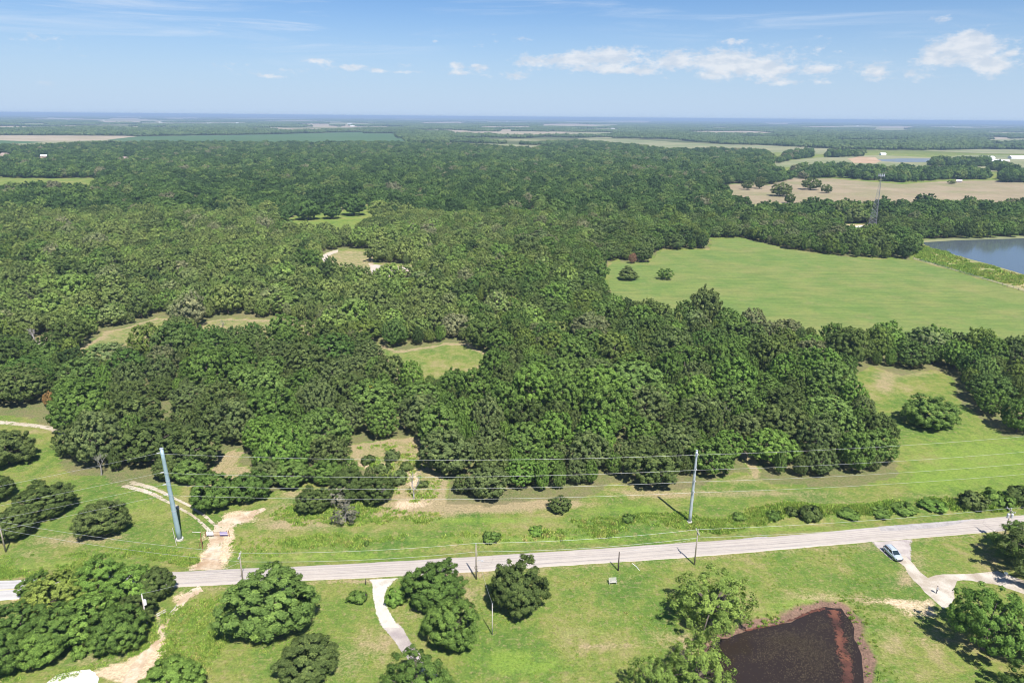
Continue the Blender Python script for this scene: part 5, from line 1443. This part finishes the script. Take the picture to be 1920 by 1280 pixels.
# ------------------------------------------------------------------ lattice tower
M_TOWER = plain('dull_tower_steel', (0.24, 0.25, 0.27), 0.6, 0.3, 0.2)
def tower():
    b = at(1637, 424)
    H = h_over(b, 1653, 330)
    t = thing('radio_tower', 'tall slender lattice radio tower beyond the green pasture', 'tower', b, .3)
    n = 3
    def leg_pt(k, f):
        r = 3.6 * (1 - f) ** 1.15 + .45
        a = k * 2 * math.pi / n + .4
        return Vector((r * math.cos(a), r * math.sin(a), H * f))
    lv = [i / 15 for i in range(16)]
    for k in range(n):
        MB().tube([leg_pt(k, f) for f in lv], [.13 - .06 * f for f in lv], 6).build('leg', M_TOWER, t)
    for i in range(15):
        m = MB()
        for k in range(n):
            k2 = (k + 1) % n
            m.tube([leg_pt(k, lv[i]), leg_pt(k2, lv[i + 1])], .05, 4)
            m.tube([leg_pt(k2, lv[i]), leg_pt(k, lv[i + 1])], .05, 4)
            m.tube([leg_pt(k, lv[i + 1]), leg_pt(k2, lv[i + 1])], .045, 4)
        m.build('brace_panel', M_TOWER, t)
    hd = MB()
    for k in range(3):
        a, c = k * 2.094 + .4, (k + 1) * 2.094 + .4
        R = 2.6
        hd.tube([(R * math.cos(a), R * math.sin(a), H + .2), (R * math.cos(c), R * math.sin(c), H + .2)], .08, 5)
        hd.tube([(0, 0, H), (R * math.cos(a), R * math.sin(a), H + .2)], .08, 5)
    hd.build('platform', M_STEEL, t)
    for k in range(9):
        a = k * 2 * math.pi / 9
        MB().box((2.35 * math.cos(a), 2.35 * math.sin(a), H + .6), (.28, .45, 2.2), a).build('antenna_panel', M_PORC, t)
tower()

# ------------------------------------------------------------------ entrance gate
def gate():
    a, c = at(386, 1006), at(430, 1005)
    u = (c - a); L = u.length; az = math.atan2(u.y, u.x)
    t = thing('entrance_gate', 'rusty pipe gate across the dirt entrance with two sign panels', 'gate', a, az)
    for x in (0, L):
        MB().tube([(x, 0, -.2), (x, 0, 1.5)], .08, 8).build('gate_post', M_RUST_IRON, t)
    for z in (.35, .75, 1.15):
        MB().tube([(0, 0, z), (L, 0, z)], .035, 6).build('rail', M_RUST_IRON, t)
    for x in (L * .33, L * .66):
        MB().tube([(x, 0, .3), (x, 0, 1.2)], .03, 6).build('upright', M_RUST_IRON, t)
    return a, az, L
ga, gaz, gl = gate()
def sign_mat(name, a, b, sx, sz, thr):
    m, t, out = new_mat(name)
    c = t.new('ShaderNodeTexCoord').outputs['Object']
    n = t.noise(t.vmul(c, (sx, 1, sz)), 1.0, 3, .6)
    finish(t, out, t.mix(t.smooth(n, thr, thr + .1), a, b), .5)
    return m
def panel(name, x, w, h, mat, label, nslat=0):
    loc = ga + Vector((math.cos(gaz) * x, math.sin(gaz) * x, 0)) + Vector((math.sin(gaz), -math.cos(gaz), 0)) * .12
    t = thing(name, label, 'sign', loc, gaz)
    if nslat:
        for k in range(nslat):
            MB().box((0, 0, .45 + k * h / nslat), (w, .04, h / nslat * .78), M=Matrix.Rotation(.0, 3, 'X')).build('slat', mat[k % len(mat)], t)
        for s in (-.4, .4):
            MB().box((w * s, .04, .45 + h / 2), (.06, .04, h * 1.2)).build('upright', M_POLEDARK, t)
    else:
        MB().box((0, 0, .5 + h / 2), (w, .04, h)).build('board', mat[0], t)
        for s in (-.42, .42):
            MB().box((w * s, .05, .35 + h / 2), (.06, .05, h * 1.3)).build('upright', M_POLEDARK, t)
panel('sign_panel', gl * .2, 1.5, .95, [sign_mat('printed_white_board', (.74, .73, .78), (.12, .10, .25), 5, 7, .56)], 'white notice board with dark blue marks at the left of the dirt entrance')
M_PUR = plain('purple_paint', (.22, .18, .42), .6); M_PURD = plain('dark_violet_paint', (.10, .08, .2), .6); M_PURL = plain('pale_lilac_paint', (.62, .58, .74), .6)
panel('sign_panel', gl * .78, 1.7, 1.05, [M_PURD, M_PURL, M_PUR, M_PURL, M_PURD], 'dark violet and white striped panel at the right of the dirt entrance', 5)
b = at(380, 1029)
H = h_over(b, 381, 996)
t = thing('entrance_post', 'tall rusty post with a short pale arm left of the dirt entrance', 'post', b)
MB().tube([(0, 0, -.2), (0, 0, H)], .09, 8).build('shaft', M_RUST_IRON, t)
MB().tube([(.1, 0, H), (-1.7, 0, H + .05)], .07, 6).build('arm', M_POLEPALE, t)
MB().tube([(-.9, 0, 0), (-.05, 0, H * .62)], .05, 6).build('stay', M_RUST_IRON, t)

# ------------------------------------------------------------------ car
def car():
    a, c = at(1658.5, 1028), at(1684, 1052)
    u = (c - a).normalized(); az = math.atan2(u.y, u.x)
    p = at(1673.5, 1041.5)
    p.z = .03
    t = thing('parked_car', 'silver blue estate car parked at the mouth of the gravel lane', 'car', p, az)
    M_PAINT = plain('silver_blue_paint', (.56, .62, .68), .25, .6, .35, .03)
    M_GLASS = plain('tinted_glass', (.018, .03, .035), .06, .8, 0, .02)
    M_TYRE = plain('tyre_rubber', (.02, .02, .02), .85)
    M_RIM = plain('alloy_rim', (.5, .5, .52), .3, .5, .7)
    M_TRIM = plain('dark_trim', (.04, .04, .045), .6)
    L, W = 4.75, 1.86
    # body: cross sections along the length, lofted (x, half width, z low, shoulder z)
    sec = [(-2.37, .66, .45, .82), (-2.30, .82, .32, .98), (-1.9, .90, .26, 1.04), (-1.0, .93, .24, 1.04), (.2, .93, .24, 1.02), (1.1, .92, .25, .99), (1.7, .89, .27, .92), (2.15, .82, .32, .82), (2.37, .62, .42, .68)]
    m = MB(); rings = []
    for x, w, z0, z1 in sec:
        rings.append([(x, -w * .94, z0), (x, -w, z0 + .22), (x, -w * .985, z1 - .1), (x, -w * .90, z1), (x, 0, z1 + .035), (x, w * .90, z1), (x, w * .985, z1 - .1), (x, w, z0 + .22), (x, w * .94, z0)])
    V = [v for r in rings for v in r]; n = 9; F = []
    for i in range(len(rings) - 1):
        for k in range(n):
            k2 = (k + 1) % n
            F.append([i * n + k, i * n + k2, (i + 1) * n + k2, (i + 1) * n + k])
    F += [list(range(n)), list(range((len(rings) - 1) * n, len(rings) * n))]
    m.add(V, F); body = m.build('body', M_PAINT, t, smooth=True)
    # glasshouse: roof and pillars
    base = [(-2.1, .80, 1.02), (1.25, .80, .99)]
    roof = [(-1.85, .64, 1.60), (.25, .66, 1.63)]
    g = MB()
    bl, br_, fl, fr = (-2.15, .82, 1.0), (-2.15, -.82, 1.0), (1.20, .80, .98), (1.20, -.80, .98)
    trl, trr, tfl, tfr = (-1.85, .66, 1.56), (-1.85, -.66, 1.56), (.28, .66, 1.58), (.28, -.66, 1.58)
    g.add([bl, br_, fr, fl, trl, trr, tfr, tfl], [(0, 1, 5, 4), (1, 2, 6, 5), (2, 3, 7, 6), (3, 0, 4, 7), (4, 5, 6, 7)])
    g.build('cabin_glass', M_GLASS, t)
    MB().add([(-1.93, -.68, 1.55), (-.8, -.72, 1.58), (.34, -.68, 1.56), (.34, .68, 1.56), (-.8, .72, 1.58), (-1.93, .68, 1.55), (-1.85, -.5, 1.64), (-.8, -.54, 1.67), (.2, -.5, 1.64), (.2, .5, 1.64), (-.8, .54, 1.67), (-1.85, .5, 1.64)],
             [(0, 1, 7, 6), (1, 2, 8, 7), (2, 3, 9, 8), (3, 4, 10, 9), (4, 5, 11, 10), (5, 0, 6, 11), (6, 7, 10, 11), (7, 8, 9, 10), (0, 5, 4, 1), (1, 4, 3, 2)]).build('roof', M_PAINT, t, smooth=False)
    for s in (-1, 1):
        MB().tube([(1.22, s * .80, .98), (.28, s * .665, 1.59)], .05, 6).build('pillar', M_PAINT, t)
        MB().tube([(-.5, s * .825, 1.0), (-.55, s * .675, 1.60)], .04, 6).build('pillar', M_PAINT, t)
        MB().tube([(-2.16, s * .82, 1.0), (-1.87, s * .665, 1.57)], .06, 6).build('pillar', M_PAINT, t)
        MB().tube([(-1.7, s * .56, 1.68), (.0, s * .58, 1.70)], .025, 5).build('roof_rail', M_TRIM, t)
        MB().box((.95, s * 1.0, 1.05), (.16, .22, .13)).build('wing_mirror', M_PAINT, t)
        MB().box((2.18, s * .62, .72), (.28, .34, .13)).build('headlight', M_GLASS, t)
        MB().box((-2.31, s * .68, .88), (.10, .22, .26)).build('tail_light', plain('red_lens', (.25, .015, .012), .3), t)
        MB().box((-.3, s * .928, .34), (3.2, .02, .14)).build('side_sill', M_TRIM, t)
        for x in (-1.45, 1.42):
            w = MB().tube([(x, s * .70, .33), (x, s * .93, .33)], .335, 18).build('wheel', M_TYRE, t)
            MB().tube([(x, s * .92, .33), (x, s * .945, .33)], .21, 14).build('rim', M_RIM, w)
    MB().box((2.36, 0, .55), (.08, 1.1, .16)).build('grille', M_TRIM, t)
    MB().box((2.34, 0, .36), (.10, 1.4, .12)).build('front_bumper', M_TRIM, t)
    MB().box((-2.36, 0, .48), (.10, 1.3, .16)).build('rear_bumper', M_TRIM, t)
car()

# ------------------------------------------------------------------ person on the gravel
def person():
    p = at(1755.5, 1112)
    p.z = .03
    t = thing('person', 'person with dark hair in grey clothes standing on the gravel turning place', 'person', p, .5)
    J = {'pel': (0, 0, .95), 'sp': (0, .01, 1.18), 'ch': (0, 0, 1.38), 'nk': (0, 0, 1.50), 'hd': (0, -.03, 1.62), 'ht': (0, -.02, 1.74),
         'hl': (.10, 0, .90), 'kl': (.115, -.02, .50), 'al': (.12, .02, .09), 'tl': (.13, -.13, .04), 'hr': (-.10, 0, .90), 'kr': (-.115, -.02, .50), 'ar': (-.12, .02, .09), 'tr': (-.13, -.13, .04),
         'sl': (.19, 0, 1.42), 'el': (.25, -.02, 1.16), 'wl': (.13, -.26, 1.12), 'fl': (.08, -.32, 1.13), 'sr': (-.19, 0, 1.42), 'er': (-.25, -.02, 1.16), 'wr': (-.13, -.26, 1.12), 'fr': (-.08, -.32, 1.13)}
    E = [('pel', 'sp'), ('sp', 'ch'), ('ch', 'nk'), ('nk', 'hd'), ('hd', 'ht'), ('pel', 'hl'), ('hl', 'kl'), ('kl', 'al'), ('al', 'tl'), ('pel', 'hr'), ('hr', 'kr'), ('kr', 'ar'), ('ar', 'tr'), ('ch', 'sl'), ('sl', 'el'), ('el', 'wl'), ('wl', 'fl'), ('ch', 'sr'), ('sr', 'er'), ('er', 'wr'), ('wr', 'fr')]
    R = {'pel': .15, 'sp': .14, 'ch': .16, 'nk': .06, 'hd': .10, 'ht': .075, 'hl': .09, 'kl': .065, 'al': .05, 'tl': .04, 'hr': .09, 'kr': .065, 'ar': .05, 'tr': .04, 'sl': .07, 'el': .05, 'wl': .035, 'fl': .04, 'sr': .07, 'er': .05, 'wr': .035, 'fr': .04}
    ks = list(J)
    me = bpy.data.meshes.new('body')
    me.from_pydata([J[k] for k in ks], [(ks.index(a), ks.index(b)) for a, b in E], [])
    o = obj('body', me, t)
    md = o.modifiers.new('skin', 'SKIN'); md.use_smooth_shade = True
    for i, k in enumerate(ks):
        me.skin_vertices[0].data[i].radius = (R[k], R[k] * (.72 if k in ('ch', 'sp', 'pel') else 1))
        me.skin_vertices[0].data[i].use_root = (k == 'pel')
    o.modifiers.new('sub', 'SUBSURF').levels = 1
    o.modifiers['sub'].render_levels = 2
    m, tt, out = new_mat('clothes_and_skin')
    z = tt.new('ShaderNodeSeparateXYZ'); tt.put(z.inputs[0], tt.new('ShaderNodeTexCoord').outputs['Object'])
    c = tt.mix(tt.math('GREATER_THAN', z.outputs[2], .93), (.12, .12, .14), (.34, .34, .35))
    c = tt.mix(tt.math('GREATER_THAN', z.outputs[2], 1.50), c, (.48, .30, .22))
    c = tt.mix(tt.math('LESS_THAN', z.outputs[2], .09), c, (.05, .05, .05))
    finish(tt, out, c, .85)
    me.materials.append(m)
    hair = MB()
    vs = [tuple(Vector((v[0] * .118, v[1] * .125 + .012, v[2] * .125 + 1.695))) for v in ICO_V]
    hair.add(vs, [tuple(f) for f in ICO_F])
    h = hair.build('hair', plain('dark_hair', (.02, .016, .014), .6), t, smooth=True)
    s = h.modifiers.new('sub', 'SUBSURF'); s.render_levels = 2
    MB().box((0, -.35, 1.14), (.17, .10, .03)).build('controller', M_BLACK, t)
person()

# ------------------------------------------------------------------ small roadside things
def mailbox(px, py, top, label, mat, rz=0.0):
    b = at(px, py)
    t = thing('mailbox', label, 'mailbox', b, rz)
    MB().box((0, 0, .5), (.10, .10, 1.05)).build('post', M_POLEPALE, t)
    prof = [(-.17, 1.02), (.17, 1.02), (.17, 1.22)] + [(.17 * math.cos(a), 1.22 + .17 * math.sin(a)) for a in [math.pi * k / 8 for k in range(1, 8)]] + [(-.17, 1.22)]
    bd = MB().prism(prof, -.30, .30).build('box', mat, t)
    MB().box((0, -.305, 1.18), (.30, .015, .30)).build('lid', mat, bd)
    MB().box((.19, .05, 1.36), (.02, .04, .24)).build('flag', plain('flag_red', (.4, .05, .03), .5), bd)
mailbox(686.5, 1125, 1112, 'black mailbox on a pale post left of the driveway', M_BLACK, .3)
mailbox(1884, 1083, 1070, 'white mailbox at the edge of the shaded gravel lane', M_WHITE, 1.2)
def bench():
    b = at(1149, 1094)
    t = thing('slatted_bench', 'grey slatted bench alone on the lawn below the pole stub', 'bench', b, .12)
    for k in range(4):
        MB().box((0, .32 + k * .045, .62 + k * .17), (1.55, .03, .12), M=Matrix.Rotation(-.25, 3, 'X')).build('back_slat', M_GREYWOOD, t)
    for k in range(4):
        MB().box((0, .22 - k * .14, .47), (1.55, .11, .035)).build('seat_slat', M_GREYWOOD, t)
    for s in (-1, 1):
        MB().box((s * .74, -.24, .24), (.07, .07, .50)).build('leg', M_POLEPALE, t)
        MB().box((s * .74, .34, .6), (.07, .07, 1.24), M=Matrix.Rotation(-.2, 3, 'X')).build('leg', M_POLEPALE, t)
        MB().box((s * .76, .02, .68), (.08, .62, .05)).build('armrest', M_POLEPALE, t)
bench()
def rod(name, a, b, r, mat, label, cat, group=None):
    p, q = at(*a), at(*b)
    p.z = q.z = r * .9
    m = MB()
    mid = p.lerp(q, .5) + Vector((.12, .1, 0))
    m.tube([p, mid, q], [r, r * .95, r * .85], 8)
    tag(m.build(name, mat), label, cat, group)
rod('stacked_post', (293, 1152), (310.5, 1143), .11, M_POLEPALE, 'upper grey post lying by the sandy track near the transformer pole', 'post', 'posts lying by the track')
rod('stacked_post', (294, 1155.5), (311, 1146.5), .11, M_POLEPALE, 'lower grey post lying by the sandy track near the transformer pole', 'post', 'posts lying by the track')
rod('fallen_pole', (320, 1148), (332, 1134), .10, M_POLEPALE, 'pale pole lying beside the sandy track below the road', 'pole')
rod('white_pipe', (1185.5, 1056), (1199, 1069), .06, M_WHITE, 'thin white pipe lying on the lawn right of the pole stub', 'pipe')
# pasture fence with its posts
def fence():
    pts = ats([(1712, 486), (1760, 499), (1800, 511), (1860, 529), (1920, 547), (1990, 567)])
    t = thing('pasture_fence', 'wire fence with posts between the green pasture and the lake bank', 'fence', pts[0])
    o = pts[0]
    run = []
    for i in range(len(pts) - 1):
        n = max(1, int((pts[i + 1] - pts[i]).length / 3.6))
        run += [pts[i].lerp(pts[i + 1], k / n) - o for k in range(n)]
    run.append(pts[-1] - o)
    me = MB().tube([(0, 0, 0), (0, 0, 1.45)], .10, 6).mesh('post', M_POLE)
    for p in run:
        q = obj('post', me, t, p)
    for z in (.45, .85, 1.25):
        MB().tube([p + Vector((0, 0, z)) for p in run], .03, 4).build('wire', M_STEEL, t)
fence()
# scum and red weed on the pond
def pond_life():
    rs = np.random.RandomState(77)
    m, t, out = new_mat('floating_weed')
    tn = t.attr('tint')
    finish(t, out, t.ramp(tn, [(0, (.03, .022, .015)), (.6, (.065, .05, .028)), (1, (.12, .095, .05))]), .9)
    V, F, tint = [], [], []
    cent = [(1500, 1205, 32, 15, 1900), (1468, 1196, 26, 10, 900), (1535, 1235, 26, 18, 1500), (1430, 1190, 40, 6, 350), (1500, 1262, 40, 14, 700), (1400, 1230, 30, 16, 300), (1592, 1205, 8, 40, 700), (1440, 1225, 20, 8, 400), (1545, 1165, 16, 10, 400)]
    for cx, cy, sx, sy, n in cent:
        x = rs.normal(cx, sx, n); y = rs.normal(cy, sy, n)
        ok = in_poly(x, y, POND)
        for a, b in zip(x[ok], y[ok]):
            p = at(a, b)
            r = rs.uniform(.03, .11)
            k = len(V)
            an = rs.rand() * 6.28
            for j in range(5):
                rr = r * rs.uniform(.6, 1.2)
                V.append((p.x + rr * math.cos(an + j * 1.2566), p.y + rr * math.sin(an + j * 1.2566), -.318))
            F.append([k + j for j in range(5)])
            tint += [rs.rand()] * 5
    me = raw_mesh('pond_scum', np.array(V), [np.array(F)], [m]); set_attr(me, 'tint', tint)
    tag(obj('pond_scum', me), 'brown specks of floating weed on the dark pond', kind='stuff')
    M_RED = sheet_mat('red_water_weed', (.12, .05, .036), (.16, .066, .042), .6, 2.5, c=(.06, .03, .025), ragged=.6, fine=9, low=.2, holes=.43)
    strip('red_water_weed', [(1548, 1141), (1552, 1152), (1558, 1168), (1562, 1190), (1568, 1215), (1570, 1250), (1572, 1300)], [(1576, 1139), (1580, 1152), (1583, 1168), (1590, 1190), (1600, 1215), (1605, 1250), (1602, 1300)], -.305, M_RED, nu=8, edge=.7, seed=41, kind='stuff')
    strip('red_water_weed', [(1395, 1178), (1440, 1169), (1478, 1160), (1512, 1143), (1545, 1133)], [(1398, 1182), (1442, 1173), (1482, 1165), (1520, 1148), (1550, 1141)], -.30, M_RED, nu=6, edge=.4, seed=42, kind='stuff')
pond_life()

# ------------------------------------------------------------------ houses and sheds far off
M_GLASSD = plain('window_glass', (.05, .06, .07), .2, .5)
def house(px, py, L, W, hw, hr, rz, wall, roof, label, cat='house', group=None, z=0.0):
    t = thing('shed' if cat == 'shed' else 'house', label, cat, at(px, py), rz, group)
    wm = plain('wall_paint', wall, .8); rm = plain('roof_sheet', roof, .6, .3)
    w = MB().prism([(-W / 2, 0), (W / 2, 0), (W / 2, hw), (0, hw + hr * .97), (-W / 2, hw)], -L / 2, L / 2).build('wall', wm, t)
    ov, th = .5, .12
    sl = hr / (W / 2)
    prof = [(-W / 2 - ov, hw - sl * ov), (0, hw + hr), (W / 2 + ov, hw - sl * ov), (W / 2 + ov, hw - sl * ov + th), (0, hw + hr + th), (-W / 2 - ov, hw - sl * ov + th)]
    MB().prism(prof, -L / 2 - ov, L / 2 + ov).build('roof', rm, t)
    d = MB().box((W / 2 + .02, 0, hw * .42), (.06, 1.6 if cat == 'house' else 4.0, hw * .84)).build('door', plain('door_paint', (.25, .22, .2), .6), t)
    for s in (-.32, .32):
        f = MB().box((W / 2 + .02, L * s, hw * .55), (.06, 1.5, hw * .4)).build('window', M_WHITE, t)
        MB().box((W / 2 + .06, L * s, hw * .55), (.03, 1.2, hw * .32)).build('pane', M_GLASSD, f)
FH = 'roofs in the far left wood'
house(10, 293, 16, 11, 3.2, 3.6, 1.3, (.5, .42, .36), (.36, .27, .22), 'brown roofed house at the far left edge among trees', group=FH)
house(82, 296, 14, 9, 3.6, 2.6, -1.4, (.45, .28, .22), (.82, .83, .85), 'white roofed house in the far left wood', group=FH)
house(66, 305, 22, 10, 3, 1.6, -1.5, (.32, .45, .38), (.30, .45, .38), 'long green metal shed in the far left wood', 'shed', FH)
house(178, 300, 12, 8, 3.2, 2.4, .6, (.55, .52, .48), (.60, .58, .55), 'pale grey house in the far left wood', group=FH)
house(233, 300, 18, 10, 3.2, 3, 1.8, (.45, .35, .3), (.40, .30, .27), 'reddish brown roofed house right of the pale grey one', group=FH)
house(228, 313, 8, 6, 2.6, 1.4, 1.2, (.8, .8, .8), (.8, .82, .84), 'small white shed in the far left wood', 'shed', FH)
RH = 'farm buildings at far right'
house(1848, 302, 30, 20, 8, 3.5, 1.5, (.78, .78, .77), (.80, .80, .80), 'tall white barn at far right beyond the pastures', 'shed', RH)
house(1862, 305, 34, 16, 4.5, 3, 1.5, (.76, .76, .75), (.80, .80, .80), 'long low white shed in front of the tall barn', 'shed', RH)
house(1880, 305, 22, 14, 4.5, 3, 1.4, (.6, .5, .45), (.66, .60, .58), 'pinkish shed right of the low white shed', 'shed', RH)
house(1908, 298, 40, 16, 5, 3, 1.5, (.75, .75, .75), (.80, .81, .82), 'long white roofed shed near the right edge', 'shed', RH)
house(1822, 303, 12, 9, 4, 2.5, 1.5, (.7, .7, .7), (.78, .78, .78), 'small white shed left of the tall barn', 'shed', RH)
house(1752, 309, 12, 8, 3.5, 2.2, 1.6, (.8, .8, .76), (.80, .80, .76), 'white shed alone on the far pasture', 'shed', RH)
house(1655, 291, 14, 9, 3.5, 2.4, 1.6, (.8, .8, .8), (.78, .78, .8), 'white house at the far pasture edge beside dark trees', group=RH)
house(1570, 294, 14, 9, 3.5, 2.4, 1.2, (.6, .6, .62), (.62, .62, .66), 'grey roofed house left of the bare soil heap', group=RH)
house(1516, 276, 18, 9, 3.5, 2.4, 1.6, (.8, .8, .8), (.8, .8, .8), 'white shed at the top of the far pasture', 'shed', RH)
house(1888, 338, 14, 9, 3.2, 2.6, 1.2, (.5, .5, .48), (.56, .60, .60), 'grey green roofed house at the right end of the dry pasture', group=RH)
house(1912, 330, 14, 9, 3.2, 2.6, 1.8, (.7, .7, .7), (.74, .76, .80), 'white roofed house at the right edge behind the dry pasture', group=RH)
house(1798, 342, 7, 5, 2.4, 1.5, 1.0, (.6, .5, .5), (.70, .62, .60), 'tiny pale shed on the far side of the dry pasture', 'shed', RH)
house(1030, 230, 60, 24, 8, 4, 1.5, (.8, .8, .8), (.8, .8, .8), 'white sheds far off below the horizon at centre', 'shed')
rf = random.Random(6)
for i in range(34):
    x = rf.choice([rf.uniform(150, 420), rf.uniform(380, 760), rf.uniform(900, 1250), rf.uniform(1500, 1920)])
    y = 219 + (x - 960) * .0088 + rf.uniform(7, 22)
    house(x, y, rf.uniform(18, 46), rf.uniform(12, 22), 5, 3.5, rf.uniform(1.2, 1.9), (.78, .78, .77), rf.choice([(.8, .8, .8), (.6, .6, .62), (.8, .78, .74)]), 'tiny pale building of the far settlements just below the horizon', 'shed', 'far buildings below the horizon')
b = at(263, 222)
t = thing('water_tower', 'tiny white water tower on the left horizon', 'water tower', b)
MB().tube([(0, 0, 0), (0, 0, 28)], 2.2, 10).build('stem', M_WHITE, t)
MB().tube([(0, 0, 27), (0, 0, 30), (0, 0, 35), (0, 0, 39), (0, 0, 40)], [2.2, 9, 11, 8, 2], 16).build('tank', M_WHITE, t, smooth=True)

# ------------------------------------------------------------------ the air
def haze():
    m = bpy.data.materials.new('summer_haze')
    m.use_nodes = True
    n = NT(m.node_tree); n.n.clear()
    out = n.new('ShaderNodeOutputMaterial')
    v = n.new('ShaderNodeVolumePrincipled')
    v.inputs['Color'].default_value = HAZE_COL
    v.inputs['Density'].default_value = HAZE_DENS
    v.inputs['Anisotropy'].default_value = 0.0
    n.l.new(v.outputs[0], out.inputs['Volume'])
    tag(MB().box((0, 22000, 47.5), (104000, 52000, 98)).build('haze', m), kind='stuff')
HAZE_COL = (0.45, 0.61, 0.83, 1)
HAZE_DENS = 1.1e-4
haze()
